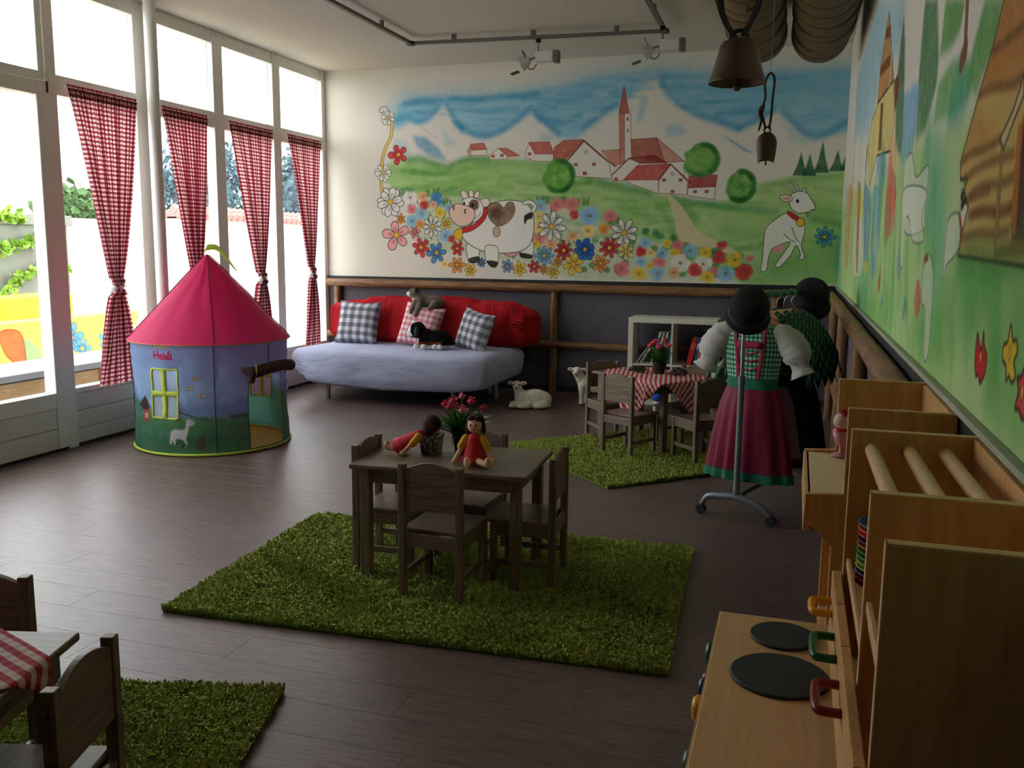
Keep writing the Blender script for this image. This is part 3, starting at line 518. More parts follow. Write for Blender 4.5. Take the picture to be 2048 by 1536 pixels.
    hut = [(1.976,1.876), (2.043,1.809), (2.163,1.731), (2.260,1.657), (2.325,1.611), (2.309,1.570), (2.214,1.563)]+[(2.251,1.543), (2.178,1.503), (2.229,1.446), (2.256,1.398)]+[(1.62, 1.385), (.3, 1.36), (.3, 3.3)]
    P.poly(hut, gold, .97, 0, .22, False, INK, .008)
    P.poly([(1.976,1.876), (2.043,1.809), (2.154,1.730), (2.035,1.726), (1.745,1.695)]+[(.3, 2.2), (.3, 3.3)], orr, .8, .03, .45)
    P.poly([(2.152,1.727), (2.260,1.657), (2.315,1.610), (2.196,1.618), (1.985,1.614), (1.939,1.637), (2.070,1.670), (2.145,1.692)], orr, .55, .05, .5)
    for b in ([(2.060,1.798), (1.914,1.790), (1.782,1.787)], [(2.154,1.730), (2.019,1.723), (1.851,1.701), (1.770,1.697)], [(2.314,1.608), (2.194,1.615), (2.012,1.609), (1.902,1.613)], [(2.263,1.566), (2.107,1.576), (1.955,1.578), (1.775,1.574)], [(2.169,1.525), (2.040,1.536), (1.866,1.530), (1.757,1.533)], [(2.131,1.483), (2.017,1.488), (1.843,1.478), (1.736,1.481)], [(2.196,1.518), (2.080,1.522), (1.959,1.525)], [(2.159,1.484), (2.009,1.486), (1.846,1.479), (1.752,1.484)], [(2.220,1.437), (2.024,1.443), (1.873,1.439), (1.761,1.443)], [(1.843,1.405), (1.747,1.411), (1.649,1.414)]):
        P.line(b, brn, .02, .8, .01, True, .3)
    P.poly([(1.749,1.706), (1.760,1.688), (1.807,1.651), (1.902,1.613), (1.860,1.590), (1.798,1.629), (1.733,1.664)], (214, 190, 150), .95, 0, .2, False, INK, .006)
    for b in ([(1.872,1.589), (1.863,1.524), (1.849,1.447)], [(1.871,1.520), (1.866,1.474), (1.851,1.406)]): P.line(b, brn, .022, .85, .004); P.line(b, (190, 160, 110), .012, .7)
    P.poly([(1.716,1.624), (1.759,1.617), (1.755,1.555), (1.744,1.445), (1.666,1.443), (1.656,1.476)], orr, .95, 0, .25)
    P.poly([(1.717,1.626), (1.727,1.613), (1.723,1.552), (1.709,1.444)]+[(1.735,1.511), (1.722,1.420)]+[(.9, 1.37), (.9, 1.8)], (74, 62, 58), .97, 0, .3, False, orr, .02)
    P.line([(2.220,1.394), (2.041,1.401), (1.841,1.400), (1.631,1.412)], (70, 120, 60), .06, .7, .04, True, .5)
    # flowers low on the wall
    for pts, c in (([(1.951,1.249), (1.914,1.226), (1.898,1.228), (1.892,1.258), (1.871,1.230), (1.844,1.217), (1.846,1.185), (1.884,1.160), (1.908,1.174), (1.931,1.168), (1.954,1.198)], (206, 40, 44)), ([(1.673,1.288), (1.647,1.264), (1.624,1.267), (1.609,1.249), (1.627,1.232), (1.607,1.211), (1.631,1.197), (1.653,1.205), (1.671,1.194), (1.681,1.218), (1.711,1.226), (1.712,1.250), (1.683,1.260)], (232, 190, 50)), ([(1.549,1.237), (1.568,1.216), (1.594,1.210), (1.578,1.191), (1.590,1.162), (1.563,1.163), (1.540,1.153), (1.518,1.161), (1.502,1.187), (1.521,1.223)], (212, 70, 76))):
        P.poly(pts, c, .97, 0, .15, True, (40, 30, 30), .006)
    for c in [(1.902,1.209), (1.662,1.242), (1.554,1.192)]: P.ell(c, .008, .012, (238, 200, 90), 1, 0, 0, (120, 70, 30), .003)
    P.poly([(3.989,1.243), (3.647,1.257), (3.533,1.189), (3.775,1.160)], (120, 190, 90), .4, .05, .4)
    return P

def tent_print():
    P = Paint(-.53*PI, 0, .53*2*PI, .78, 330, (158, 190, 236))
    for k in range(24): P.line([(-1.7, .78-k*.02), (1.7, .78-k*.02)], (120+k, 156+k*2, 216), .03, .3, .02, False, .5)
    hills = [(-1.7, 0), (-1.7, .30), (-1.1, .33), (-.72, .40), (-.5, .30), (-.3, .25), (-.05, .27), (.2, .24), (.45, .36), (.62, .38), (.8, .3), (1.2, .36), (1.7, .3), (1.7, 0)]
    P.poly([(-1.7, .3), (-.72, .46), (-.52, .34), (-.2, .33), (.1, .36), (.4, .42), (.7, .46), (1.1, .38), (1.7, .5), (1.7, 0), (-1.7, 0)], (104, 132, 186), .7, .03, .4)
    P.poly(hills, (72, 128, 86), .95, .02, .35)
    for b, c in (([(-.5, .27), (-.2, .24), (0, .22)], (120, 170, 90)), ([(-.6, .12), (-.1, .1), (.4, .12)], (60, 112, 66)), ([(.1, .23), (.4, .26), (.6, .3)], (96, 150, 90)), ([(.2, .18), (.5, .2)], (140, 130, 80)), ([(-1.4, .2), (1.4, .2)], (80, 140, 84)), ([(-.4, .04), (.5, .04)], (84, 140, 70))): P.line(b, c, .06, .6, .05, True, .4)
    P.line([(-0.227,0.301), (-0.122,0.268), (-0.011,0.240)], (60, 80, 60), .008, .7); P.line([(0.112,0.261), (0.223,0.265)], (70, 60, 50), .02, .7, .01)
    # little chalet
    P.poly([(-0.591,0.330), (-0.516,0.399), (-0.466,0.314), (-0.518,0.279)], (70, 50, 48), .95, .004); P.poly([(-0.566,0.293), (-0.474,0.309), (-0.481,0.228), (-0.553,0.219)], (176, 92, 72), .95); P.poly([(-0.528,0.277), (-0.487,0.282), (-0.490,0.247), (-0.531,0.242)], (222, 196, 180), .9)
    # goat and bushes of the printed meadow
    gw = (226, 228, 232)
    P.poly([(-0.292,0.160), (-0.264,0.186), (-0.203,0.185), (-0.187,0.203), (-0.182,0.248), (-0.160,0.258), (-0.125,0.233), (-0.138,0.211), (-0.162,0.208), (-0.173,0.154), (-0.185,0.129), (-0.180,0.084), (-0.208,0.064), (-0.195,0.094), (-0.216,0.118), (-0.257,0.117), (-0.250,0.082), (-0.269,0.081), (-0.279,0.111), (-0.291,0.085), (-0.302,0.089)], gw, .95, .002, .05, True)
    P.line([(-0.213,0.068), (-0.195,0.082)], (50, 50, 56), .012); P.line([(-0.256,0.084), (-0.250,0.094)], (50, 50, 56), .012)
    P.poly([(-0.131,0.054), (-0.099,0.139), (-0.071,0.143), (-0.059,0.083), (-0.066,0.038)], (112, 76, 62), .8, .01, .5)
    for c in [(-0.109,0.527), (-0.147,0.459), (-0.074,0.414)]:
        for sx in (-1, 1): P.ell((c[0]+sx*.012, c[1]), .011, .012, (226, 216, 130), .95, 0, .2, (90, 90, 60), .003)
    P.line([(-0.394,0.723), (-0.362,0.740), (-0.328,0.731), (-0.299,0.739), (-0.273,0.729)], (220, 206, 140), .016, .8, .006, True)
    # lettering
    pk = (214, 40, 100); q = [(-0.402,0.650), (-0.256,0.657), (-0.398,0.704)]; x0, z0, sx, sz = q[0][0], q[0][1], q[1][0]-q[0][0], q[2][1]-q[0][1]
    T = lambda pts: [(x0+sx*a, z0+sz*b-.0*a) for a, b in pts]
    for st in ([(.02, .95), (.06, .1)], [(.26, 1.0), (.24, .08)], [(.0, .5), (.3, .55)], [(.36, .32), (.48, .4), (.44, .58), (.36, .5), (.36, .2), (.42, .05), (.5, .12)], [(.57, .5), (.56, .08)], [(.78, .5), (.68, .5), (.66, .2), (.72, .06), (.8, .25)], [(.83, .98), (.8, .4), (.82, .06)], [(.92, .48), (.92, .12), (.97, .05)]): P.line(T(st), pk, .011, 1, 0, len(st) > 2)
    P.ell(T([(.58, .72)])[0], .007, .007, pk); P.ell(T([(.93, .7)])[0], .007, .007, pk)
    # far side seen through the doorway: paler meadow with a brown dog-like patch
    P.poly([(1.15, .05), (1.2, .3), (1.66, .3), (1.66, .05)], (110, 176, 160), .7, .03, .4); P.poly([(-1.66, .05), (-1.66, .3), (-1.15, .3), (-1.2, .05)], (110, 176, 160), .7, .03, .4)
    return P
def garden_print():
    P = Paint(5.0, -.1, 5.5, .75, 160, (246, 214, 84))
    P.poly([(5, -.1), (10.5, -.1), (10.5, .1), (8, .16), (5, .1)], (130, 190, 120), .9, .04, .3)
    for x, z, r, n, c in ((7.86, .38, .19, 6, (72, 140, 214)), (8.02, .25, .13, 6, (72, 140, 214)), (8.95, .33, .21, 9, (240, 240, 232)), (5.8, .35, .2, 6, (72, 140, 214)), (9.8, .35, .2, 6, (214, 80, 60)), (8.4, .33, .13, 6, (72, 140, 214))): P.flower((x, z), r, n, c)
    P.poly([(7.0, -.05), (7.25, .45), (7.45, .3), (7.5, -.05)], (120, 180, 120), .95, .01, .2); P.poly([(6.95, .52), (7.2, .5), (7.25, .2), (7.22, -.02), (7.15, .15), (7.0, .3)], (196, 84, 50), .95, 0, .2, True, (120, 40, 30), .01)
    return P
paint_mat('mural_back', back_mural(), 'XZ'); paint_mat('mural_right', right_mural(), 'YZ')
paint_mat('tent_print', tent_print(), 'XY', uv=True, transl=.5, rough=.5, bump=.3); paint_mat('garden_paint', garden_print(), 'YZ')

# ------------------------------------------------------------------ materials
pmat('white_wall', (222, 218, 206), .9, .03, 3, .15, 160); pmat('ceiling_paint', (206, 201, 190), .95, .04, 4, .25, 220)
pmat('grey_wainscot', (92, 90, 100), .85, .06, 6, .1, 200); pmat('black_band', (30, 30, 32), .6, .05)
pmat('frame_white', (242, 239, 232), .45, .03, 4); pmat('board_white', (230, 226, 218), .5, .05, 5); pmat('pole_white', (232, 232, 228), .4, .03)
pmat('ledge_paint', (168, 172, 150), .7, .08); pmat('baseboard_dark', (52, 44, 42), .6, .1)
wood('log_wood', (104, 72, 46), (160, 120, 80), .5, 2, 5); wood('log_wood_x', (104, 72, 46), (160, 120, 80), .5, 0, 5); wood('log_wood_y', (104, 72, 46), (160, 120, 80), .5, 1, 5)
wood('kid_wood', (98, 83, 70), (142, 124, 104), .42, 2, 7); wood('kid_wood_x', (98, 83, 70), (142, 124, 104), .38, 0, 7)
wood('maple', (206, 156, 98), (228, 182, 124), .4, 2, 6, bump=.04); wood('maple_edge', (222, 182, 128), (238, 204, 152), .4, 2, 6, bump=0); wood('maple_top', (214, 172, 114), (230, 190, 134), .4, 1, 5, bump=.03)
pmat('steel', (168, 172, 178), .28, .04, metal=1); pmat('grey_metal', (128, 134, 140), .35, .05, metal=.7); pmat('plastic_black', (22, 22, 24), .45, .1); pmat('dark_iron', (80, 64, 54), .55, .3, 25, .3, 90, metal=.6)
pmat('bronze', (86, 70, 52), .5, .35, 10, .12, 60, metal=.6); pmat('leather', (46, 38, 34), .6, .3, 30, .4, 80)
pmat('concrete', (112, 116, 106), .9, .18, 2, .3, 30); pmat('paving', (196, 194, 188), .9, .1, 3); pmat('yellow_paint', (240, 190, 30), .6, .06, 3); pmat('bench_grey', (120, 126, 132), .6, .08, 6); wood('bench_wood', (150, 120, 84), (188, 158, 116), .7, 1)
pmat('ivy_green', (130, 170, 60), .6, .3, 8); pmat('tree_green', (74, 106, 60), .8, .4, 2); pmat('tree_blue', (74, 100, 108), .9, .3, 1); pmat('tile_red', (176, 112, 104), .8, .2, 6); pmat('shrub_dark', (70, 72, 50), .8, .3, 5)
def floor_mat():
    t = NT('floor_plank'); oi = t.n('ShaderNodeObjectInfo'); tc = t.n('ShaderNodeTexCoord')
    va = t.n('ShaderNodeVectorMath', operation='ADD'); t.l(tc.outputs['Object'], va.inputs[0])
    cb = t.n('ShaderNodeCombineXYZ'); r = t.math('MULTIPLY', oi.outputs['Random'], 37.); t.l(r, cb.inputs[0]); t.l(r, cb.inputs[1]); t.l(cb.outputs[0], va.inputs[1])
    g = t.noise(7, vec=va.outputs[0], stretch=(1, 16, 1), detail=6); g2 = t.noise(30, vec=va.outputs[0], stretch=(1, 26, 1), detail=4)
    rp = t.n('ShaderNodeValToRGB'); rp.color_ramp.elements[0].position = .3; rp.color_ramp.elements[1].position = .72
    rp.color_ramp.elements[0].color = lin((72, 57, 54)); rp.color_ramp.elements[1].color = lin((120, 100, 94)); t.l(g, rp.inputs[0])
    c = t.mix(t.math('MULTIPLY', oi.outputs['Random'], .28), rp.outputs[0], lin((66, 52, 50))); t.color(c)
    rr = t.math('ADD', .32, t.math('MULTIPLY', g2, .16)); t.l(rr, t.b.inputs['Roughness']); t.b.inputs['Specular IOR Level'].default_value = .65
    t.bump(g2, .18, .0015)
floor_mat()
def glass_mat():
    t = NT('window_glass'); tr = t.n('ShaderNodeBsdfTransparent'); gl = t.n('ShaderNodeBsdfGlossy'); gl.inputs['Roughness'].default_value = .02
    tr.inputs[0].default_value = (.985, .992, .99, 1); lw = t.n('ShaderNodeLayerWeight'); lw.inputs[0].default_value = .5
    f = t.math('ADD', .025, t.math('MULTIPLY', t.math('POWER', lw.outputs['Facing'], 5.), .5))
    ms = t.n('ShaderNodeMixShader'); t.l(f, ms.inputs[0]); t.l(tr.outputs[0], ms.inputs[1]); t.l(gl.outputs[0], ms.inputs[2]); t.l(ms.outputs[0], t.t.nodes['Material Output'].inputs[0])
glass_mat()
check_mat('curtain_gingham', .031, (240, 220, 218), (172, 76, 88), (104, 22, 40), .5, .38)

# ------------------------------------------------------------------ room shell
fl = MB().box(XL-.02, XR+.02, YF, YB+.02, -.08, -.006).build('floor', 'baseboard_dark'); tag(fl, 'dark brown wood plank floor of the playroom', 'floor', kind='structure')
pm = {}
def plank(x0, x1, y0, y1):
    L = round(x1-x0, 3); w = round(y1-y0, 3); k = (L, w)
    if k not in pm: pm[k] = MB().box(-L/2+.0004, L/2-.0004, -w/2+.0004, w/2-.0004, -.008, 0).mesh('plank', 'floor_plank', bevel=.0005, seg=1)
    o = bpy.data.objects.new('plank', pm[k]); link(o, fl); o.location = ((x0+x1)/2, (y0+y1)/2, 0)
PLW, PLL = .18, 1.22; ends = {0: -1.81, 1: -2.66, -1: -2.32, 2: -2.05}
n0 = math.floor((.3-2.5)/PLW)
for n in range(n0, math.ceil((YB-2.5)/PLW)):
    y0, y1 = max(YF, 2.5+n*PLW), min(YB, 2.5+(n+1)*PLW)
    if y1-y0 < .01: continue
    e = ends.get(n, -2.0+((n*.47) % 1.22)); x = e-PLL*math.ceil((e-XL)/PLL)
    while x < XR:
        a, b = max(x, XL), min(x+PLL, XR)
        if b-a > .02: plank(a, b, y0, y1)
        x += PLL
tag(MB().box(XL-.3, XR+.3, YF-.2, YB+.3, H, H+.15).build('ceiling', 'ceiling_paint'), 'off white plastered ceiling above the room', 'ceiling', kind='structure')
wb = MB().box(XL-.1, XR+.25, YB, YB+.2, HS-.02, H).build('wall_back', 'mural_back'); tag(wb, 'back wall painted with alpine village, cow, goat and flowers', 'wall', kind='structure')
MB().box(XL-.1, XR+.25, YB, YB+.2, -.05, HS-.02).build('wainscot', 'grey_wainscot', wb)
wr = MB().box(XR, XR+.2, YF, YB+.2, HS-.02, H).build('wall_right', 'mural_right'); tag(wr, 'right wall painted with wooden hut, trees, goats and meadow', 'wall', kind='structure')
MB().box(XR, XR+.2, YF, YB+.2, -.05, HS-.02).build('wainscot', 'grey_wainscot', wr)
tag(MB().box(XL-.3, XR+.3, YF-.2, YF, -.05, H).build('wall_front', 'bench_wood'), 'unseen wall behind the viewer, toned brown to cut bounced light', 'wall', kind='structure')  # unseen room end; brown finish picked to lower bounced light
wl = MB().box(XL-.15, XL, YF, 2.07, -.05, H).build('wall_left', 'white_wall'); tag(wl, 'white wall pier beside the row of windows', 'wall', kind='structure')
tag(MB().box(XL, XR, YB-.018, YB, 0, .06).build('baseboard_back', 'baseboard_dark', bevel=.004), 'dark baseboard along the back wall', 'baseboard', kind='structure')
tag(MB().box(XR-.018, XR, 2.6, YB-.02, 0, .06).build('baseboard_right', 'baseboard_dark', bevel=.004), 'dark baseboard along the right wall', 'baseboard', kind='structure')
t1 = MB().box(XL+.02, XR-.02, YB-.022, YB, 1.052, 1.092).build('trim_1', 'black_band', bevel=.003); tag(t1, 'black band along the back wall under the mural', 'trim', kind='structure')
t2 = MB().box(XR-.012, XR, YF, YB-.023, 1.02, 1.078).build('trim_2', 'black_band', bevel=.003); tag(t2, 'black band with pale ledge along the right wall', 'trim', kind='structure')
MB().box(XR-.02, XR, YF, YB-.023, 1.079, 1.093).build('ledge', 'ledge_paint', t2, bevel=.003)
tag(MB().box(XL-.10, XL+.006, 2.07, YB, -.12, .019).build('shadow_strip_left', 'baseboard_dark'), 'added dark strip for the shadow line under the window wall', 'baseboard', kind='structure')  # added dark strip: draws the floor-level shadow line and stops light leaking under
# corner post of the window wall
tag(MB().box(XL-.08, XL+.012, 8.475, YB, 0, H).build('trim_3', 'frame_white', bevel=.004), 'white corner post between windows and painted wall', 'trim', kind='structure')
# window bays
X0, X1 = XL-.075, XL
bays = [(7.704, 8.475), (6.81, 7.575), (5.995, 6.673), (4.972, 5.739), (3.995, 4.84), (3.1, 3.86), (2.2, 2.97)]
nm = ['second from corner'] * 9
posn = ['next to the painted wall', 'second from the painted wall', 'right of the white round column', 'with the first curtain, left of the column', '', 'nearer the viewer, outside the picture', 'nearer the viewer, outside the picture, second', 'nearer the viewer, outside the picture, third']
prev = 8.475
for k, (a, b) in enumerate(bays):
    door = k == 4
    w = thing('door_1' if door else 'window_%d' % (k+1 if k < 4 else k), 'white framed glass terrace door at the far left' if door else 'tall white framed window bay '+posn[k], 'door' if door else 'window', (0, 0, 0), kind='structure')
    MB().box(X0, X1, a, b, 3.055, H).build('head_rail', 'frame_white', w, bevel=.004)
    MB().box(X0, X1-.004, a, b, 2.372, 2.503).build('transom', 'frame_white', w, bevel=.004)
    lo = a-(.13 if k+1 < len(bays) else .13); nx = bays[k+1][1] if k+1 < len(bays) else 2.07
    if k == 2:
        MB().box(X0-.01, X1+.01, 5.885, 5.995, 0, H).build('mullion', 'frame_white', w, bevel=.005); MB().box(X0-.01, X1, 5.739, 5.86, 0, H).build('mullion', 'frame_white', w, bevel=.005); MB().box(X0, X1-.03, 5.86, 5.885, 0, H).build('joint_strip', 'board_white', w)
    elif k == 3:
        MB().box(X0-.01, X1+.008, 4.882, 4.972, 0, H).build('mullion', 'frame_white', w, bevel=.005)
    else: MB().box(X0-.01, X1+.008, nx, a, 0, H).build('mullion', 'frame_white', w, bevel=.005)
    MB().box(XL-.05, XL-.042, a, b, 2.503, 3.055).build('pane', 'window_glass', w)
    if door:
        MB().box(X0-.01, X1-.01, 4.84, 4.882, 2.45, H).build('mullion', 'frame_white', w)
        MB().box(X0, X1+.02, 4.785, 4.877, .02, 2.44).build('sash_stile', 'frame_white', w, bevel=.006); MB().box(X0, X1+.02, a, a+.09, .02, 2.44).build('sash_stile', 'frame_white', w, bevel=.006)
        MB().box(X0, X1+.02, a+.09, 4.785, 2.345, 2.44).build('sash_rail', 'frame_white', w, bevel=.006); MB().box(X0, X1+.02, a+.09, 4.785, .30, .405).build('sash_rail', 'frame_white', w, bevel=.006)
        MB().box(XL-.05, XL-.042, a+.09, 4.785, .405, 2.345).build('pane', 'window_glass', w)
        for z0, z1 in ((.02, .155), (.158, .298)): MB().box(X0, X1+.012, a+.09, 4.785, z0, z1).build('board', 'board_white', w, bevel=.004)
        hg = MB().tube([(XL+.02, 4.875, 2.37), (XL+.02, 4.875, 2.44)], .008, 8).build('hinge', 'dark_iron', w)
    else:
        MB().box(X0, X1+.012, a, b, .375, .412).build('sill', 'frame_white', w, bevel=.004)
        MB().box(XL-.05, XL-.042, a, b, .412, 2.372).build('pane', 'window_glass', w)
        for z0, z1 in ((.02, .122), (.125, .247), (.25, .372)): MB().box(X0, X1-.004, a, b, z0, z1).build('board', 'board_white', w, bevel=.005)
pc = MB().lathe([(.045, 0), (.045, H)], 28).build('column', 'pole_white', None, (-4.61, 5.775, 0), smooth=.6); tag(pc, 'slim round white column standing before the windows', 'column', kind='structure')

# ------------------------------------------------------------------ curtains
def curtain(y0, y1, yt, b0, b1, zt, label, seed):
    y0, y1, yt, b0, b1 = [q*.986 for q in (y0, y1, yt, b0, b1)]
    t = thing('curtain', label, 'curtain', (XL+.05, (y0+y1)/2, 0), 0, 'gingham curtains at the windows'); yc = (y0+y1)/2
    ztop, zbot = 2.445, .40; cw = (y1-y0)*1.16; ph = seed*1.7; npl = 9
    def edge(z):
        if z > zt:
            s = (z-zt)/(ztop-zt); k = s**.92; return (yt-.026+(y0-yt+.026)*k, yt+.026+(y1-yt-.026)*(s**.74))
        s = (zt-z)/(zt-zbot); k = s**.62; return (yt-.026+(b0-yt+.026)*k, yt+.026+(b1-yt-.026)*k)
    def fn(u, v):
        z = ztop+(zbot-ztop)*v; a, b = edge(z); s = abs(z-zt)/(ztop-zt if z > zt else zt-zbot); s = min(1, s)
        wv = math.sin(2*PI*npl*u+ph)+.5*math.sin(2*PI*npl*2.3*u+ph*2)
        am = .005+.017*(1-s)**2+(.010*s*(1-s)*4) + (.010 if z < zt else 0)
        fold = .022*math.exp(-((u-.12)/.05)**2)*min(1, 3*(1-s))
        uu = u+.006*math.sin(2*PI*npl*u*2+ph)*(1-s)
        return (.012+am*(1+wv)*.7+fold+(.02 if s < .05 else .0), a+(b-a)*uu-yc, z+.004*math.sin(u*40+ph)*(v > .99))
    m = MB(); m.solid = False; m.grid(fn, 84, 110, lambda u, v: (u*cw, v*2.05))
    m.build('cloth', 'curtain_gingham', t, smooth=True)
    m = MB(); m.solid = False; m.grid(lambda u, v: tuple(np.array(fn(u, .012+v*.028))+np.array((.006, 0, 0))), 84, 4, lambda u, v: (u*cw, v*.05)); m.build('header_tape', 'curtain_gingham', t, smooth=True)
    MB().tube([(.012, y0-yc-.01, 2.425), (.012, y1-yc+.01, 2.425)], .005, 8).build('rod', 'frame_white', t)
    rb = MB(); rb.lathe([(.043, -.024), (.050, -.008), (.050, .012), (.042, .028)], 18, Matrix.Translation((.03, yt-yc, zt)), cap=False, sx=.95, sy=.95)
    o = rb.build('ribbon', 'ribbon_white', t, smooth=True); solidify(o, .003)
    tl = MB(); s = 1
    for dz, dy in ((.05, .055), (.03, .075), (-.06, .03), (-.05, -.012)): tl.box(-.012, .012, -.002, .002, 0, 1, Matrix.Translation((.062, yt-yc, zt)) @ Vector((0, dy, dz)).to_track_quat('Z', 'Y').to_matrix().to_4x4() @ Matrix.Diagonal((.6, 1, math.hypot(dy, dz), 1)))
    tl.build('bow', 'ribbon_white', t)
    return t
pmat('ribbon_white', (225, 225, 232), .7, .08, 20)
curtain(5.064, 5.735, 5.405, 5.19, 5.585, 1.08, 'red gingham curtain hanging left of the round column', 1)
curtain(6.016, 6.59, 6.34, 6.15, 6.52, 1.09, 'red gingham curtain directly behind the peak of the play tent', 2)
curtain(6.892, 7.571, 7.28, 7.10, 7.47, 1.09, 'red gingham curtain right of the tent roof, third from left', 3)
curtain(7.815, 8.455, 8.185, 8.05, 8.36, 1.115, 'red gingham curtain beside the painted wall', 4)

# ------------------------------------------------------------------ log rails
def knotty(m, p0, p1, r, n=14, k=10):
    p0, p1 = Vector(p0), Vector(p1); m.tube([p0.lerp(p1, i/k) for i in range(k+1)], [r*(1+.05*math.sin(i*2.1+p0.x*7)) for i in range(k+1)], n)
def rail(t, nm_, p0, p1, r, mat, screws=()):
    m = MB(); knotty(m, p0, p1, r); o = m.build(nm_, mat, t, smooth=.9)
    for s in screws: MB().ell(s, (.006, .006, .006), 8, 5).build('screw', 'steel', o)
YW = YB-.05
t = thing('log_rail', 'round log railing fixed along the grey back wall', 'railing', (0, 0, 0))
rail(t, 'top_log', (XL+.03, YW-.002, 1.028), (XR-.10, YW-.002, 1.01), .042, 'log_wood_x', [(-4.60, YW-.045, 1.025), (-2.245, YW-.045, 1.025)])
rail(t, 'lower_log', (XL+.02, YW-.004, .49), (-4.42, YW-.004, .49), .036, 'log_wood_x'); rail(t, 'lower_log', (-4.40, YW-.004, .485), (XR-.10, YW-.004, .45), .036, 'log_wood_x')
for x in (-4.595, -2.245, -.18): rail(t, 'post', (x, YW+.012, .0), (x, YW+.012, .99), .036, 'log_wood', [(x, YW-.025, .9)])
t = thing('log_rail', 'round log railing fixed along the right wall behind the clothes rack', 'railing', (0, 0, 0)); XW = XR-.048
rail(t, 'top_log', (XW, YB-.13, 1.01), (XW, 2.62, 1.01), .042, 'log_wood_y'); rail(t, 'lower_log', (XW, YB-.13, .46), (XW, 2.62, .46), .036, 'log_wood_y')
for y in (7.9, 6.3, 4.6, 2.95): rail(t, 'post', (XW+.010, y, 0), (XW+.010, y, .98), .036, 'log_wood')

# ------------------------------------------------------------------ outdoors
tag(MB().box(-60, XL-.1, -30, 70, -.3, -.12).build('terrace_ground', 'paving'), 'pale paved terrace outside the windows', 'ground', kind='structure')
t = thing('bench', 'wooden box bench with grey top outside the glass door', 'bench', (-5.45, 4.6, -.12))
MB().box(-.32, .25, -1.6, 2.4, .555, .605).build('top', 'bench_grey', t, bevel=.008)
for i, (a, b) in enumerate(((.0, .26), (.265, .54))): MB().box(.18, .205, -1.55, 2.35, a, b).build('board', 'bench_wood', t, bevel=.004)
for y in (-1.5, .18, 1.2, 2.3): MB().box(.205, .225, y-.035, y+.035, 0, .55).build('post', 'bench_wood', t, bevel=.004)
MB().box(-.3, -.27, -1.55, 2.35, 0, .55).build('back_board', 'bench_wood', t)
o = MB().box(-7.8, -7.5, 5.0, 10.4, -.12, .60).build('garden_wall', 'garden_paint', bevel=.01); tag(o, 'low yellow garden wall painted with big flowers', 'wall')
for y0, y1, x0, lb in ((7.75, 8.25, -8.6, 'yellow block standing behind the painted wall, left of the door post'), (8.35, 8.85, -8.7, 'yellow block behind the painted wall, seen beside the first curtain')):
    tag(MB().box(x0-.4, x0, y0+.25, y1+.35, -.12, .78).build('seat_block', 'yellow_paint', bevel=.02), lb, 'block')
o = MB().box(-10.3, -10, 2, 10.55, -.12, 1.64).build('concrete_wall', 'concrete', bevel=.01); tag(o, 'grey concrete retaining wall with ivy outside', 'wall')
MB().box(-10.36, -9.95, 2, 10.6, 1.64, 1.78).build('coping', 'concrete', o, bevel=.01)
o = MB().box(-10.9, -10.6, 10.6, 16, -.12, 1.78).build('concrete_wall', 'paving', bevel=.01); tag(o, 'pale sunlit garden wall further back outside', 'wall')
def leaves(m, pts, n, size, spread):
    for k in range(n):
        c = Vector(random.choice(pts))+Vector([random.gauss(0, s) for s in spread]); a = Euler([random.uniform(0, 6) for _ in range(3)]).to_matrix().to_4x4(); s = size*random.uniform(.6, 1.3)
        q = [Vector(p)*s for p in ((0, -.5, 0), (.4, -.1, .08), (.25, .35, 0), (0, .6, -.05), (-.25, .35, 0), (-.4, -.1, .08))]
        M = Matrix.Translation(c) @ a; m.add([tuple(M @ p) for p in q], [(0, 1, 2, 3), (0, 3, 4, 5)])
vp = []
for path in ([(9.2, .62), (9.5, .9), (9.75, 1.0), (10.1, 1.1), (10.4, 1.06)], [(9.0, 1.3), (9.5, 1.36), (9.9, 1.44), (10.3, 1.46)], [(9.0, 1.72), (9.4, 1.75), (9.7, 1.7)]):
    vp += [(-9.97, y, z) for y, z in catmull(path, False, 12)]
t = thing('ivy', 'green ivy vines climbing the concrete wall outside', 'ivy', (-10, 9.4, 0)); m = MB(); m.solid = False
leaves(m, [(p[0]+10.06, p[1]-9.4, p[2]) for p in vp], 420, .1, (.012, .04, .04)); tag(m.build('leaves', 'ivy_green', t), kind='stuff')
m = MB(); m.tube([(p[0]+9.99, p[1]-9.4, p[2]) for p in vp[:48]], .008, 6); m.build('stem', 'bench_wood', t)
def tree(name, label, c, r, n, size, mat, trunk=True):
    t = thing(name, label, 'tree', (c[0], c[1], -.12)); m = MB(); m.solid = False; pts = []
    for k in range(160):
        d = Vector([random.gauss(0, 1) for _ in range(3)]).normalized(); pts.append((d.x*r[0], d.y*r[1], c[2]+d.z*r[2]))
    leaves(m, pts, n, size, (r[0]*.2, r[1]*.2, r[2]*.2)); tag(m.build('foliage', mat, t), kind='stuff')
    m = MB(); m.ell((0, 0, c[2]), (r[0]*.9, r[1]*.9, r[2]*.9), 16, 10); m.build('crown', mat, t, smooth=True)
    MB().tube([(0, 0, 0), (.05, 0, c[2])], [max(.08, r[0]*.09), .05], 8).build('trunk', 'bench_wood', t)
tree('garden_tree', 'small green tree above the concrete wall outside', (-19, 20.2, 2.3), (.7, .7, .6), 900, .22, 'tree_green')
tree('shrub', 'dark shrub in the garden seen beside the first curtain', (-12.2, 14.0, .75), (.7, 1.0, .8), 900, .16, 'shrub_dark')
tree('conifer', 'hazy blue green tree seen right of the second curtain', (-27, 37, 3.9), (1.5, 1.7, 2.0), 3400, .26, 'tree_blue')
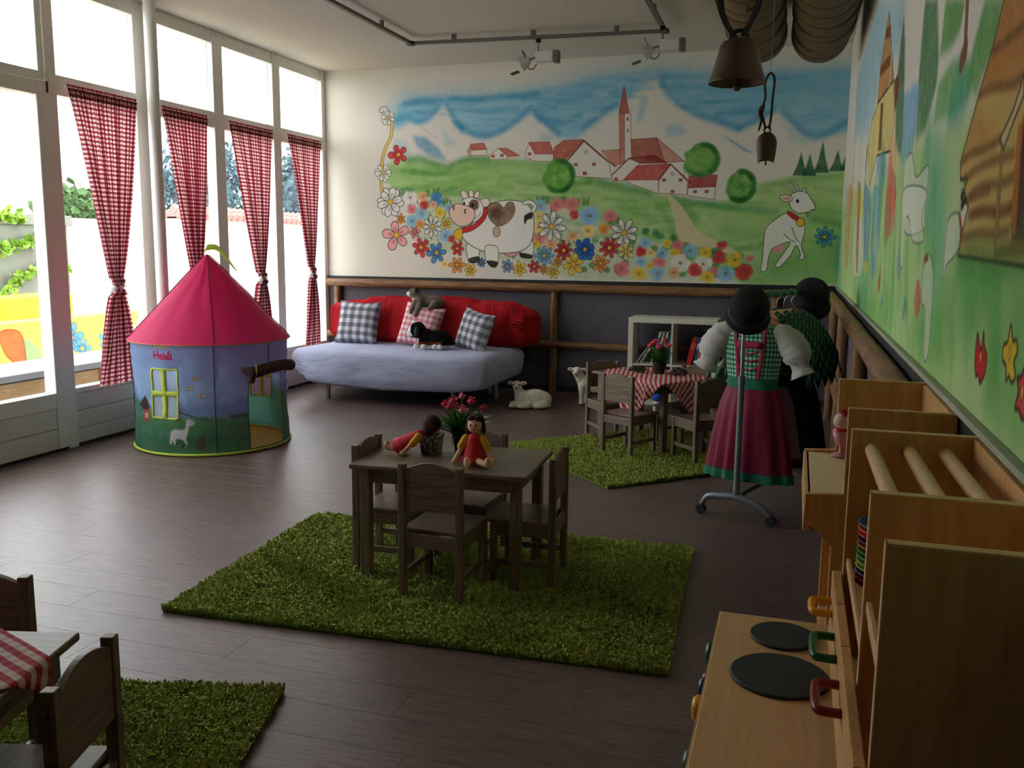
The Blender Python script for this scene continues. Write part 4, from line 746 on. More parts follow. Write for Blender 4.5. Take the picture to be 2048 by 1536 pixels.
tree('conifer', 'hazy blue green tree seen left of the third curtain', (-24.8, 43.2, 3.9), (1.6, 1.9, 2.0), 3400, .26, 'tree_blue')
tree('willow', 'pale green tree seen left of the curtain by the painted wall', (-19.9, 43.5, 3.8), (1.5, 1.9, 2.1), 3400, .24, 'tree_green')
t = thing('garden_house', 'long low house wall with red tiled coping outside', 'building', (-16.2, 26, -.12))
MB().box(-.15, .15, -5.2, 8, 0, 2.25).build('wall', 'paving', t)
for k in range(3):
    for j in range(44): MB().tube([(.28-k*.13, -5.1+j*.3, 2.28+k*.11), (.12-k*.13, -5.1+j*.3, 2.40+k*.11)], [.14, .12], 6).build('roof_tile', 'tile_red', t) if j % 1 == 0 and k < 2 else None
MB().box(-.3, .2, -5.2, 8, 2.2, 2.42).build('roof', 'tile_red', t)

# ------------------------------------------------------------------ shaggy rugs
def pile_mat():
    t = NT('rug_green'); n = t.noise(55, detail=3); n2 = t.noise(7, detail=2)
    c = t.mix(n, lin((84, 106, 40)), lin((202, 212, 104))); t.color(t.mix(t.math('MULTIPLY', n2, .35), c, lin((122, 144, 60)))); t.rough(.9, .1)
pile_mat(); pmat('rug_backing', (86, 124, 40), .95, .2, 20)
def rug(label, c, rz, w, h, n):
    t = thing('rug', label, 'rug', (c[0], c[1], 0), rz, 'shaggy green rugs')
    MB().box(-w/2+.01, w/2-.01, -h/2+.01, h/2-.01, .0005, .010).build('backing', 'rug_backing', t, bevel=.003)
    x = rng.uniform(-w/2+.008, w/2-.008, n); y = rng.uniform(-h/2+.008, h/2-.008, n)
    ph = np.sin(x*9+np.cos(y*7)*2)+np.sin(y*11+x*4); a = rng.uniform(0, 2*PI, n)*.7+ph*.8; L = rng.uniform(.006, .015, n); hgt = rng.uniform(.016, .024, n)*(1+.45*np.sin(x*97+np.sin(y*57)*2)*np.sin(y*103+np.cos(x*61)*2)); wd = rng.uniform(.0020, .0038, n)
    d = np.stack([np.cos(a), np.sin(a)], 1); e = np.stack([-d[:, 1], d[:, 0]], 1); P = np.stack([x, y], 1); V = np.zeros((n, 5, 3), np.float32)
    V[:, 0, :2] = P-e*wd[:, None]; V[:, 1, :2] = P+e*wd[:, None]; V[:, 0:2, 2] = .009
    m = P+d*(L*.45)[:, None]; V[:, 2, :2] = m+e*wd[:, None]*.9; V[:, 3, :2] = m-e*wd[:, None]*.9; V[:, 2:4, 2] = (.009+hgt*.75)[:, None]
    V[:, 4, :2] = P+d*L[:, None]; V[:, 4, 2] = .009+hgt*rng.uniform(.7, 1, n)
    me = bpy.data.meshes.new('pile'); me.vertices.add(n*5); me.vertices.foreach_set('co', V.ravel())
    base = (np.arange(n)*5)[:, None]; loops = (base+np.array([0, 1, 2, 3, 3, 2, 4])).ravel(); me.loops.add(len(loops)); me.loops.foreach_set('vertex_index', loops)
    st = ((np.arange(n)*7)[:, None]+np.array([0, 4])).ravel(); me.polygons.add(n*2); me.polygons.foreach_set('loop_start', st)
    me.update(calc_edges=True); me.validate(); me.materials.append(MATS['rug_green'])
    o = bpy.data.objects.new('pile', me); link(o, t); tag(o, kind='stuff')
rug('shaggy green rug under the table with the two dolls', (-1.335, 3.445), .045, 1.95, 1.32, 150000)
rug('shaggy green rug under the far gingham table', (-.80, 6.20), -.80, 1.33, 1.85, 90000)
rug('shaggy green rug in the near left corner', (-1.86, 1.245), .27, 1.33, 1.95, 130000)

# ------------------------------------------------------------------ children's tables and chairs
def make_chair():
    t = thing('child_chair', 'x', 'chair', (0, 0, .0), 0, "small brown wooden children's chairs")   # back posts at y=0, faces +y
    for s in (-1, 1):
        MB().box(s*.122-.014, s*.122+.014, -.014, .016, 0, .55).build('leg', 'kid_wood', t, bevel=.003, seg=2)
        MB().box(s*.122-.014, s*.122+.014, .235, .263, 0, .268).build('leg', 'kid_wood', t, bevel=.003, seg=2)
        MB().box(s*.122-.008, s*.122+.008, .016, .235, .085, .11).build('stretcher', 'kid_wood_x', t, bevel=.002)
        MB().box(s*.122-.009, s*.122+.009, .016, .235, .215, .268).build('side_rail', 'kid_wood_x', t, bevel=.002)
        for z in (.245, .50):
            for d in (-1,): MB().tube([(s*.1365, .001, z), (s*.137, .001, z)], .0045, 8).build('peg', 'plastic_black', t)
    pts = [(-.108, .365), (.108, .365), (.108, .53)]+[(x, .53+.031*math.cos(x/.108*PI/2)) for x in np.linspace(.106, -.106, 13)]+[(-.108, .53)]
    m = MB().prism(pts, -.008, .010, Matrix(((1, 0, 0, 0), (0, 0, 1, 0), (0, 1, 0, 0), (0, 0, 0, 1)))); m.build('backrest', 'kid_wood_x', t, bevel=.002)
    MB().box(-.108, .108, -.008, .010, .215, .268).build('rear_rail', 'kid_wood_x', t, bevel=.002)
    MB().box(-.108, .108, .24, .256, .215, .268).build('front_rail', 'kid_wood_x', t, bevel=.002)
    MB().box(-.136, .136, .017, .285, .268, .283).build('seat', 'kid_wood_x', t, bevel=.004)
    return t
chair0 = make_chair(); used = [False]
def chair(x, y, fx, fy, label, z=.012):
    rz = math.atan2(-fx, fy); c = copy_tree(chair0, None) if used[0] else chair0
    c.location = (x, y, z); c.rotation_euler = (0, 0, rz); c['label'] = label; used[0] = True
    return c
# copies are made before the first one is moved, so parts stay shared
TBL = [("dolls' table", (-1.368, 3.542), .05, 'small brown wooden table with two dolls and potted daisies on it'), ('far', (-.961, 6.441), -.66, 'small brown wooden table under red striped cloth near the white shelf'), ('near', (-1.851, 1.256), .27, 'small brown wooden table under red striped cloth in the near left corner')]
def make_table():
    t = thing('child_table', 'x', 'table', (0, 0, 0), 0, "small brown wooden children's tables")
    MB().box(-.38, .38, -.25, .25, .478, .498).build('table_top', 'kid_wood_x', t, bevel=.005)
    for sx in (-1, 1):
        for sy in (-1, 1): MB().box(sx*.325-.022, sx*.325+.022, sy*.195-.022, sy*.195+.022, 0, .478).build('leg', 'kid_wood', t, bevel=.003)
        MB().box(sx*.325-.010, sx*.325+.010, -.173, .173, .415, .478).build('apron', 'kid_wood_x', t, bevel=.002)
        MB().box(-.303, .303, sx*.195-.010, sx*.195+.010, .415, .478).build('apron', 'kid_wood_x', t, bevel=.002)
    return t
table0 = make_table()
for k, (_, c, rz, lb) in enumerate(TBL):
    t = table0 if k == 0 else copy_tree(table0); t.location = (c[0], c[1], .012); t.rotation_euler = (0, 0, rz); t['label'] = lb
chair(-1.322, 3.165, .03, 1, "children's chair in front of the dolls' table, back to the viewer")
chair(-1.775, 3.525, 1, .05, "children's chair at the left end of the dolls' table")
chair(-.905, 3.56, -1, -.05, "children's chair at the right end of the dolls' table")
chair(-1.365, 3.862, -.05, -1, "children's chair on the far side of the dolls' table")
chair(-1.117, 5.945, .48, .87, "children's chair in front of the far gingham table, back to the viewer")
chair(-1.357, 6.612, .60, -.77, "children's chair at the left end of the far gingham table, near the lamb")
chair(-.485, 5.93, -.66, .75, "children's chair at the far gingham table beside the hanging dresses")
chair(-.664, 6.569, -.62, -.78, "children's chair at the far gingham table, right before the white shelf")
chair(-1.355, 1.395, -.96, -.28, "children's chair nearest the viewer at the bottom left")
chair(-1.965, 1.70, .28, -.96, "children's chair cut by the left picture edge behind the near striped tablecloth")

# ------------------------------------------------------------------ tablecloths
check_mat('cloth_striped', .034, (232, 214, 206), (206, 120, 118), (178, 44, 56), .5, 0, .85, .28)
def tablecloth(label, tc, trz, crz, off, side, side2, seed):
    t = thing('tablecloth', label, 'tablecloth', (tc[0], tc[1], .512), trz, 'red and white striped tablecloths')
    hw, hd = .382, .252; rz = crz; N = 72
    def fn(u, v):
        a, b = (u-.5)*side, (v-.5)*side2; x = off[0]+a*math.cos(rz)-b*math.sin(rz); y = off[1]+a*math.sin(rz)+b*math.cos(rz)
        px, py = max(-hw, min(hw, x)), max(-hd, min(hd, y)); dx, dy = x-px, y-py; d = math.hypot(dx, dy)
        if d < 1e-6: return (x, y, .0015+.001*math.sin(x*30+seed)*math.sin(y*26))
        nx, ny = dx/d, dy/d; s = px*2.1+py*1.7; rip = .022*min(1, d/.15)*math.sin(s*26+seed)
        out = .004+.02*(1-math.exp(-d*12))+max(0, rip)
        return (px+nx*out, py+ny*out, .0015-d*.985-(.003 if d < .01 else 0))
    m = MB(); m.solid = False; m.grid(fn, N, N, lambda u, v: (u*side, v*side2)); o = m.build('cloth', 'cloth_striped', t, smooth=True); solidify(o, .0016, 1)
tablecloth('red and white striped cloth with two rats and daisies on it', (-.961, 6.441), -.66, .785, (.07, .0), .80, .80, 0)
tablecloth('red and white striped cloth at the bottom left picture edge', (-1.851, 1.256), .27, .95, (-.085, -.02), .76, .76, 2)

# ------------------------------------------------------------------ play tent
TCX, TCY, TR = -3.966, 5.452, .53
tent = thing('play_tent', 'round blue printed play tent with pointed pink roof', 'play tent', (TCX, TCY, 0), math.atan2(-TCY, -TCX))
# local frame: +x faces the viewer, +y is to the right as seen from the room's near end
def tp(s, z, r=None): a = s/TR; r = TR if r is None else r; return (r*math.cos(a), r*math.sin(a), z)
DOOR = (.24, .558, .52); WIN = [(-.437, -.232, .256, .585), (1.15, 1.36, .256, .585)]
def t_edges(vals, lo, hi, step):
    e = sorted(set([lo, hi]+[v for v in vals if lo < v < hi])); out = []
    for a, b in zip(e, e[1:]): k = max(1, round((b-a)/step)); out += [a+(b-a)*i/k for i in range(k)]
    return out+[hi]
full = PI*TR
ss = t_edges([DOOR[0], DOOR[1]]+[w[0] for w in WIN]+[w[1] for w in WIN], -full, full, .022); zs = t_edges([DOOR[2], .03]+[w[2] for w in WIN]+[w[3] for w in WIN], .012, .75, .022)
def wr_(s, z):
    q = Vector((s*6, z*9, 1.3)); b = .010*mnoise.noise(q)+.006*mnoise.noise(q*2.7)+.004*abs(mnoise.noise(Vector((s*3+z*14, z*2, 0))))
    e = min(1, min(z, .75-z)/.08); return TR*(1-.025*math.sin(PI*z/.75))+b*e
m = MB(); m.solid = False; idx = {}
vv = [tp(s, z, wr_(s, z)) for z in zs for s in ss]; uv = [(s, z) for z in zs for s in ss]; nS = len(ss); fs = []
for j in range(len(zs)-1):
    for i in range(nS-1):
        sc, zc = (ss[i]+ss[i+1])/2, (zs[j]+zs[j+1])/2
        if DOOR[0] < sc < DOOR[1] and zc < DOOR[2] and zc > .03: continue
        if any(w[0] < sc < w[1] and w[2] < zc < w[3] for w in WIN): continue
        fs.append((j*nS+i, j*nS+i+1, (j+1)*nS+i+1, (j+1)*nS+i))
m.add(vv, fs, uv); m.build('wall', 'tent_print', tent, smooth=True)
def cloth_mat(name, col, transl, rough=.6, bump=.3, var=.08):
    t = NT(name); c = lin(col); col_ = t.mix(t.noise(6), tuple(x*(1-var) for x in c[:3])+(1,), c); t.color(col_); t.rough(rough, .25); t.bump(t.noise(18), bump, .006)
    tr = t.n('ShaderNodeBsdfTranslucent'); t.l(col_, tr.inputs[0]); ms = t.n('ShaderNodeMixShader'); ms.inputs[0].default_value = transl
    t.l(t.b.outputs[0], ms.inputs[1]); t.l(tr.outputs[0], ms.inputs[2]); t.l(ms.outputs[0], t.t.nodes['Material Output'].inputs[0])
def net_mat():
    t = NT('tent_net'); t.color(lin((186, 194, 214))); t.rough(.8, .1); tr = t.n('ShaderNodeBsdfTransparent'); ms = t.n('ShaderNodeMixShader'); ms.inputs[0].default_value = .45
    t.l(t.b.outputs[0], ms.inputs[1]); t.l(tr.outputs[0], ms.inputs[2]); t.l(ms.outputs[0], t.t.nodes['Material Output'].inputs[0])
cloth_mat('tent_pink', (232, 46, 112), .42); cloth_mat('tent_yellow', (200, 216, 84), .25, bump=.1); cloth_mat('tent_seam', (30, 40, 60), 0, bump=0); net_mat(); pmat('flap_brown', (70, 40, 36), .7, .3, 14, .4, 40)
m = MB(); m.solid = False
def roof(u, v):
    a = (u*2-1)*PI; r = (TR+.018)*(1-v)+.006; sg = .018*math.sin(PI*v)*(abs(math.sin(a*2+.02))**.7); r = r*(1-.03*math.sin(PI*v))-sg*.5
    n = .012*mnoise.noise(Vector((math.cos(a)*4, math.sin(a)*4, v*3)))*min(1, 4*v*(1-v)); z = .75+.585*v+.012*math.sin(PI*v)
    return ((r+n)*math.cos(a), (r+n)*math.sin(a), z)
m.grid(roof, 120, 30); rf = m.build('roof', 'tent_pink', tent, smooth=True)
for k in range(4):
    a = .03+k*PI/2; u = (a/PI+1)/2; u = u-1 if u > 1 else u
    MB().tube([Vector(roof(u, v))*1.004+Vector((0, 0, -.0 if v else 0)) for v in np.linspace(0.005, .99, 16)], .0028, 6).build('seam', 'tent_pink_seam' if 'tent_pink_seam' in MATS else pmat('tent_pink_seam', (120, 18, 60), .8, .05), rf)
    MB().tube([tp(a*TR, z, wr_(a*TR if k < 3 else a*TR-2*PI*TR, z)+.002) for z in np.linspace(.02, .745, 14)] if k else [tp(.013, z, wr_(.013, z)+.002) for z in np.linspace(.02, .745, 14)], .003, 6).build('seam', 'tent_seam', tent)
MB().tube([tp(.415, z, wr_(.415, z)+.002) for z in np.linspace(.53, .745, 8)], .003, 6).build('seam', 'tent_seam', tent)
ring = lambda r, z, a0=-PI, a1=PI, n=72: [(r*math.cos(a), r*math.sin(a), z) for a in np.linspace(a0, a1, n)]
MB().tube(ring(TR+.016, .75), .006, 8).build('rim_piping', 'tent_yellow', tent, smooth=True); MB().tube(ring(TR+.003, .014), .009, 8).build('base_piping', 'tent_yellow', tent, smooth=True)
MB().lathe([(TR-.004, .002), (TR-.004, .008)], 48).build('groundsheet', 'tent_yellow', tent)
for (a, b, c, d) in WIN:
    m = MB(); m.solid = False; m.grid(lambda u, v: tp(a+(b-a)*u, c+(d-c)*v, wr_(a+(b-a)*u, c+(d-c)*v)-.004), 10, 14); w = m.build('window_net', 'tent_net', tent, smooth=True)
    def strip(p0, p1, wd, nm_, jag=0):
        m = MB(); m.solid = False; ver = abs(p1[1]-p0[1]) > abs(p1[0]-p0[0])
        def f(u, v):
            s, z = p0[0]+(p1[0]-p0[0])*u, p0[1]+(p1[1]-p0[1])*u; k = (v-.5)*wd*(1+jag*math.sin(u*60)); s, z = (s+k, z) if ver else (s, z+k); return tp(s, z, wr_(s, z)-.002)
        m.grid(f, 24, 2); o = m.build(nm_, 'tent_yellow', w, smooth=True); solidify(o, .010)
    strip(((a+b)/2, c), ((a+b)/2, d), .034, 'cross_bar'); strip((a, (c+d)/2-.0), (b, (c+d)/2-.0), .034, 'cross_bar')
    for p0, p1 in (((a, c), (a, d)), ((b, c), (b, d)), ((a, c), (b, c)), ((a, d), (b, d))): strip(p0, p1, .012, 'border', .4)
for s in DOOR[:2]: MB().tube([tp(s, z, wr_(s, z)+.002) for z in np.linspace(.03, .52, 10)], .003, 6).build('door_edge', 'tent_seam' if s < .4 else 'tent_yellow', tent)
fp = catmull([tp(.19, .585, TR+.012), tp(.26, .555, TR+.03), tp(.34, .568, TR+.034), tp(.43, .578, TR+.034), tp(.52, .578, TR+.036), tp(.59, .57, TR+.045), tp(.64, .56, TR+.05)], False, 5)
o = MB().tube(fp, [.006+.033*min(1, i/4, (len(fp)-1-i)/3+.1)*(1+.07*math.sin(i*1.9)) for i in range(len(fp))], 12).build('rolled_flap', 'flap_brown', tent, smooth=True)
MB().tube(catmull([tp(.25, .55, TR+.03), tp(.245, .51, TR+.028), tp(.235, .485, TR+.022)], False, 5), [.03]*8+[.024, .018, .008], 10).build('flap_corner', 'flap_brown', tent, smooth=True)
for s in (.28, .56): MB().tube([Vector(tp(s, .565, TR+.033))+Vector((.044*math.cos(a)*.9, 0, .044*math.sin(a))) for a in np.linspace(0, 2*PI, 14)], .004, 6).build('flap_tie', 'tent_yellow', tent)
fl_ = catmull([(.0, -.02, 1.335), (.0, .0, 1.395), (.01, .03, 1.405), (.02, .075, 1.395), (.03, .12, 1.34), (.035, .165, 1.27), (.04, .2, 1.215)], False, 5)
m = MB(); m.solid = False
m.grid(lambda u, v: tuple(np.array(fl_[min(len(fl_)-1, int(u*(len(fl_)-1)+.5))])+np.array((.006*math.sin(u*8), -.018*v*(1-u), -.052*v*(1-u)**.6+.002))), 30, 4); o = m.build('flag', 'tent_yellow', tent, smooth=True); solidify(o, .002)

# ------------------------------------------------------------------ sofa
def cloth_wrinkle(name, col, sc, st, dist):
    t = NT(name); c = lin(col); n = t.noise(sc, stretch=st, detail=4); n2 = t.noise(sc*.45, detail=2); t.color(t.mix(n2, tuple(x*.93 for x in c[:3])+(1,), c)); t.rough(.85, .15); t.bump(t.math('ADD', n, n2), .8, dist)
cloth_wrinkle('sheet', (178, 184, 212), 3.2, (1, 1, 2.2), .05); cloth_wrinkle('red_cover', (172, 28, 36), 5, (2.2, 1, .8), .05)
sofa = thing('sofa_bed', 'low sofa bed with pale sheet and red back cushion', 'sofa', (-3.44, 7.74, 0), -.04)
m = MB(); prof = [(.0, .47), (.3, .475), (.55, .478), (.75, .478), (.88, .474), (.95, .458), (.985, .43), (1, .39), (1, .34), (.992, .28), (.975, .22), (.94, .195), (.8, .20), (.4, .21), (0, .21)]
nU = 120
def outline(a):
    c, s = math.cos(a), math.sin(a); e = .14; return (.985*math.copysign(abs(c)**e, c), .60*math.copysign(abs(s)**e, s))
def mat_pt(i, j):
    a = 2*PI*i/nU; sc, z = prof[j]; x, y = outline(a); x *= sc; y *= sc; q = Vector((x*2.5, y*2.5, z*3))
    if j >= 6 and y < 0: z -= (j >= 8)*.05*(1-(x/.985)**2)*(1 if j < 13 else .2)-(j >= 8)*.03*(abs(x) > .8)*(-x > 0)
    w = mnoise.noise(q)*.010+mnoise.noise(Vector((x*3+z*9, y*3, z*2)))*.010*(j > 5)+.006*math.sin(x*9+z*26)*(7 <= j <= 11)
    cr = x*5.5+z*7+.6*mnoise.noise(Vector((x*2, y*2, 0))); w -= .022*max(0, 1-abs((cr % 1.9)-.95)*5)*(5 <= j <= 11)*(.4+mnoise.noise(Vector((x*1.3, 3, z*2))))
    if x > .72: y *= 1-.10*(x-.72)/.27
    if x < -.7: y *= 1-.12*(-x-.7)/.28; z += .03*(-x-.7)/.28*(j > 8)
    return (x*(1+w*.4), y*(1+w*.8)-w*.3*(y < 0), z+w*.5)
p = [mat_pt(i, j) for j in range(len(prof)) for i in range(nU)]
m.add(p, [(j*nU+i, j*nU+(i+1) % nU, (j+1)*nU+(i+1) % nU, (j+1)*nU+i) for j in range(len(prof)-1) for i in range(nU)]); m.build('fitted_sheet', 'sheet', sofa, smooth=True)
for x, y in ((-.63, -.42), (.62, -.40), (.8, .2), (-.6, .45), (.64, .45)): MB().lathe([(.019, 0), (.019, .22)], 14, Matrix.Translation((x, y, 0))).build('leg', 'steel', sofa, smooth=.6)
MB().box(-.8, .8, -.45, .5, .19, .22).build('frame', 'grey_metal', sofa)
def cushion(name, mat, parent, hx, hy, hz, loc, rot, ex=.35, lump=.03, topfn=None, n=(90, 48), seed=0, fade=True):
    m = MB(); p = []; f = []; nu, nv = n
    for j in range(nv+1):
        ph = -PI/2+PI*j/nv
        for i in range(nu):
            th = 2*PI*i/nu; c = lambda a, e: math.copysign(abs(math.cos(a))**e, math.cos(a)); s = lambda a, e: math.copysign(abs(math.sin(a))**e, math.sin(a))
            x, y, z = c(ph, .75)*c(th, ex), c(ph, .75)*s(th, .8), s(ph, ex*1.1)
            q = Vector((x*hx*4+seed, y*3, z*hz*5)); w = lump*(mnoise.noise(q)+.5*mnoise.noise(q*2.3)); w -= .016*max(0, z+.2)*max(0, math.sin(x*hx*15+2*mnoise.noise(Vector((x*3, z, seed)))))**3
            zz = z*hz*(topfn(x) if topfn and z > 0 else 1); p.append((x*hx+w*.4*x, y*hy*(1-.15*abs(x)**6)+w*math.copysign(1, y)*abs(y)**.5, zz+w*.5*abs(z)))
    for j in range(nv):
        for i in range(nu): f.append((j*nu+i, j*nu+(i+1) % nu, (j+1)*nu+(i+1) % nu, (j+1)*nu+i))
    m.add(p, f); return m.build(name, mat, parent, loc, rot, smooth=True)
cushion('back_cushion', 'red_cover', sofa, 1.10, .17, .22, (.03, .44, .655), (-.22, 0, .04), .3, .045, lambda x: 1.08+.10*math.cos(x*1.6+.2)-.32*max(0, -x-.45)-.12*max(0, x-.7), seed=3)
m = MB()
for k in range(9):
    a = .35+k*.19; m.tube([(.98+.06*math.sin(k), .30-.02*k*.3, .58+.025*k), (1.06, .33, .60+.02*k), (1.12, .40, .62+.02*k)], [.012, .02, .01], 6)
m.build('cushion_pleats', 'red_cover', sofa, smooth=True)
def pillow(label, mat, w, loc, rot, per=None):
    t = thing('pillow', label, 'pillow', loc, 0, 'checked pillows on the sofa'); t.rotation_euler = rot; m = MB(); N = 30; hw = w/2
    for sgn in (1, -1):
        def fn(u, v):
            a, b = u*2-1, v*2-1; k = 1-.10*(1-b*b)*abs(a)**1.5; l = 1-.10*(1-a*a)*abs(b)**1.5; h = .085*w/.42*max(0, (1-a**4)*(1-b**4))**.55
            h += .006*mnoise.noise(Vector((a*3, b*3, sgn+w*9)))*min(1, 9*(1-abs(a))*(1-abs(b))); return (a*hw*k, -sgn*h, b*hw*l)
        m.grid(fn, N, N, lambda u, v: (u*w, v*w))
    m.build('cover', mat, t, smooth=True, weld=False)
check_mat('check_grey', .082, (216, 216, 220), (150, 152, 162), (96, 100, 112), .5, 0); check_mat('check_pink', .058, (240, 228, 226), (226, 168, 174), (206, 118, 128), .5, 0)
pillow('grey and white checked pillow at the left end of the sofa', 'check_grey', .44, (-4.03, 7.86, .665), (-.30, .03, .05))
pillow('pink and white checked pillow in the middle of the sofa', 'check_pink', .42, (-3.385, 7.88, .66), (-.32, .16, -.08))
pillow('grey and white checked pillow leaning at the right of the sofa', 'check_grey', .39, (-2.80, 7.76, .64), (-.28, .16, -.50))

# ------------------------------------------------------------------ soft toys and figurines
attr_mat('plush', .95, .5, 160, .1, 1); attr_mat('painted_resin', .6, .35, 70, .3); pmat('eye_black', (14, 12, 12), .2, 0); pmat('nose_dark', (34, 28, 28), .5, 0); pmat('skin_cloth', (226, 178, 146), .85, .06, 30); pmat('felt_white', (226, 224, 218), .9, .06, 30)
def dog():
    t = thing('plush_dog', 'black white and brown plush dog on the sofa', 'soft toy', (-3.175, 7.60, .481), .15); t.scale = (1.1, 1.1, 1.12); m = MB()
    m.ell((.07, 0, .085), (.12, .07, .07)); m.ell((-.03, 0, .09), (.075, .065, .075)); m.ell((.14, 0, .07), (.06, .06, .06))
    m.ell((-.105, 0, .150), (.072, .066, .070)); m.ell((-.162, 0, .118), (.042, .036, .034)); capsule(m, (-.06, 0, .10), .05, (-.10, 0, .13), .045)
    for x, y in ((-.06, -.045), (-.03, .045)): capsule(m, (x, y, .06), .026, (x-.03, y*1.2, .022), .022)
    for x, y in ((.12, -.06), (.12, .06)): capsule(m, (x, y, .05), .034, (x-.05, y*1.25, .024), .022)
    capsule(m, (.17, 0, .06), .02, (.21, .03, .03), .012)
    def col(c):
        x, y, z = c
        if x < -.155 or (x < -.10 and abs(y) < .016 and z > .09): return (226, 222, 214)
        if x < -.085 and z < .085: return (222, 218, 210)
        if z < .034: return (226, 220, 212) if x < .10 else (222, 214, 204)
        if z < .062 and x < .12: return (120, 62, 34)
        return (22, 18, 18)
    remeshed('body', m, 'plush', t, .006, 4, col)
    for q in ((-.10, -.066, .022), (-.035, -.072, .022), (.062, -.086, .024), (.105, -.088, .022), (-.075, .06, .022)): MB().ell(q, (.026, .022, .022), 12, 8).build('paw', 'felt_white', t, smooth=True)
    MB().tube([(-.182, 0, .135), (-.163, 0, .172), (-.135, 0, .205), (-.105, 0, .220)], [.014, .012, .011, .006], 10).build('blaze', 'felt_white', t, smooth=True)
    for s in (-1, 1):
        MB().ell((-.150, s*.036, .112), (.018, .014, .014), 10, 7).build('cheek', 'felt_white', t, smooth=True)
        mb = MB(); mb.ell((-.095, s*.068, .135), (.022, .012, .045)); mb.build('ear', 'nose_dark', t, smooth=True); MB().ell((-.162, s*.022, .158), (.008, .006, .008), 8, 6).build('eye', 'eye_black', t, smooth=True)
    MB().ell((-.200, 0, .122), (.010, .013, .010), 8, 6).build('nose', 'nose_dark', t, smooth=True)
dog()
def marmot():
    t = thing('plush_marmot', 'grey plush marmot lying on top of the red cushion', 'soft toy', (-3.38, 7.93, .825), .25); t.scale = (1.15, 1.15, 1.15); m = MB()
    m.ell((.06, .02, .05), (.12, .06, .055)); m.ell((-.03, 0, .06), (.06, .055, .06)); m.ell((-.075, 0, .12), (.05, .045, .045)); m.ell((-.115, 0, .115), (.028, .025, .022)); capsule(m, (-.04, 0, .07), .045, (-.07, 0, .11), .04)
    capsule(m, (-.06, -.045, .05), .024, (-.10, -.06, -.03), .018); capsule(m, (-.02, -.055, .04), .024, (-.055, -.085, -.055), .018); capsule(m, (.1, -.05, .04), .03, (.06, -.08, .0), .018)
    for s in (-1, 1): m.ell((-.058, s*.036, .157), (.012, .010, .012))
    def col(c):
        x, y, z = c
        if x < -.108: return (222, 216, 208)
        if z < .085 and x < -.06 and abs(y) < .04: return (204, 198, 190)
        if x > -.065 and z > .135: return (78, 68, 64)
        return (128, 116, 108)
    remeshed('body', m, 'plush', t, .006, 4, col)
    for s in (-1, 1): MB().ell((-.108, s*.028, .138), (.007, .005, .007), 8, 6).build('eye', 'eye_black', t, smooth=True)
    MB().ell((-.142, 0, .12), (.008, .010, .007), 8, 6).build('nose', 'nose_dark', t, smooth=True)
marmot()
wool = lambda v: .0045*mnoise.noise(v*55)+.003*mnoise.noise(v*110)
def lamb_face(t, c, d):
    """eyes, nose, ears; c head centre, d facing unit vector (xy)"""
    c = Vector(c); d = Vector(d); s = Vector((-d.y, d.x, 0))
    for k in (-1, 1):
        MB().ell(c+d*.034+s*k*.026+Vector((0, 0, .008)), (.007, .007, .007), 8, 6).build('eye', 'eye_black', t, smooth=True)
        mb = MB(); mb.ell((0, 0, 0), (.010, .030, .016), 10, 7, Matrix.Rotation(math.atan2(s.y, s.x)-PI/2, 4, 'Z')); o = mb.build('ear', 'felt_white', t, tuple(c+s*k*.058+Vector((0, 0, .018))-d*.01), smooth=True)
        mb = MB(); mb.ell((0, 0, 0), (.006, .020, .009), 8, 6, Matrix.Rotation(math.atan2(s.y, s.x)-PI/2, 4, 'Z')); mb.build('inner_ear', 'ear_pink', o, tuple(d*.006), smooth=True)
    MB().ell(c+d*.062-Vector((0, 0, .014)), (.009, .009, .006), 8, 6).build('nose', 'nose_dark', t, smooth=True)
pmat('ear_pink', (206, 140, 132), .8, .05)
def lamb_lying():
    t = thing('lamb_figurine', 'white lamb figurine lying on the floor beside the sofa', 'figurine', (-2.20, 7.56, 0), .25, 'white lamb figurines'); m = MB()
    m.ell((.04, 0, .085), (.135, .075, .082)); m.ell((.12, 0, .075), (.07, .07, .07)); m.ell((-.07, 0, .085), (.07, .062, .072)); capsule(m, (-.09, 0, .10), .05, (-.115, -.005, .18), .038)
    m.ell((-.118, -.02, .205), (.042, .046, .038)); m.ell((-.122, -.055, .192), (.027, .028, .024)); capsule(m, (-.10, -.04, .03), .026, (-.165, -.075, .025), .024); capsule(m, (-.02, -.07, .03), .03, (-.09, -.09, .024), .022); capsule(m, (.12, -.06, .04), .04, (.05, -.085, .025), .024); capsule(m, (-.13, .02, .03), .03, (-.16, .0, .03), .026); m.ell((.04, 0, .02), (.15, .07, .02))
    remeshed('body', m, 'painted_resin', t, .0065, 3, lambda c: (226, 220, 204) if c[2] > .012 else (150, 128, 96), wool)
    lamb_face(t, (-.118, -.024, .203), (-.05, -.998, 0))
lamb_lying()
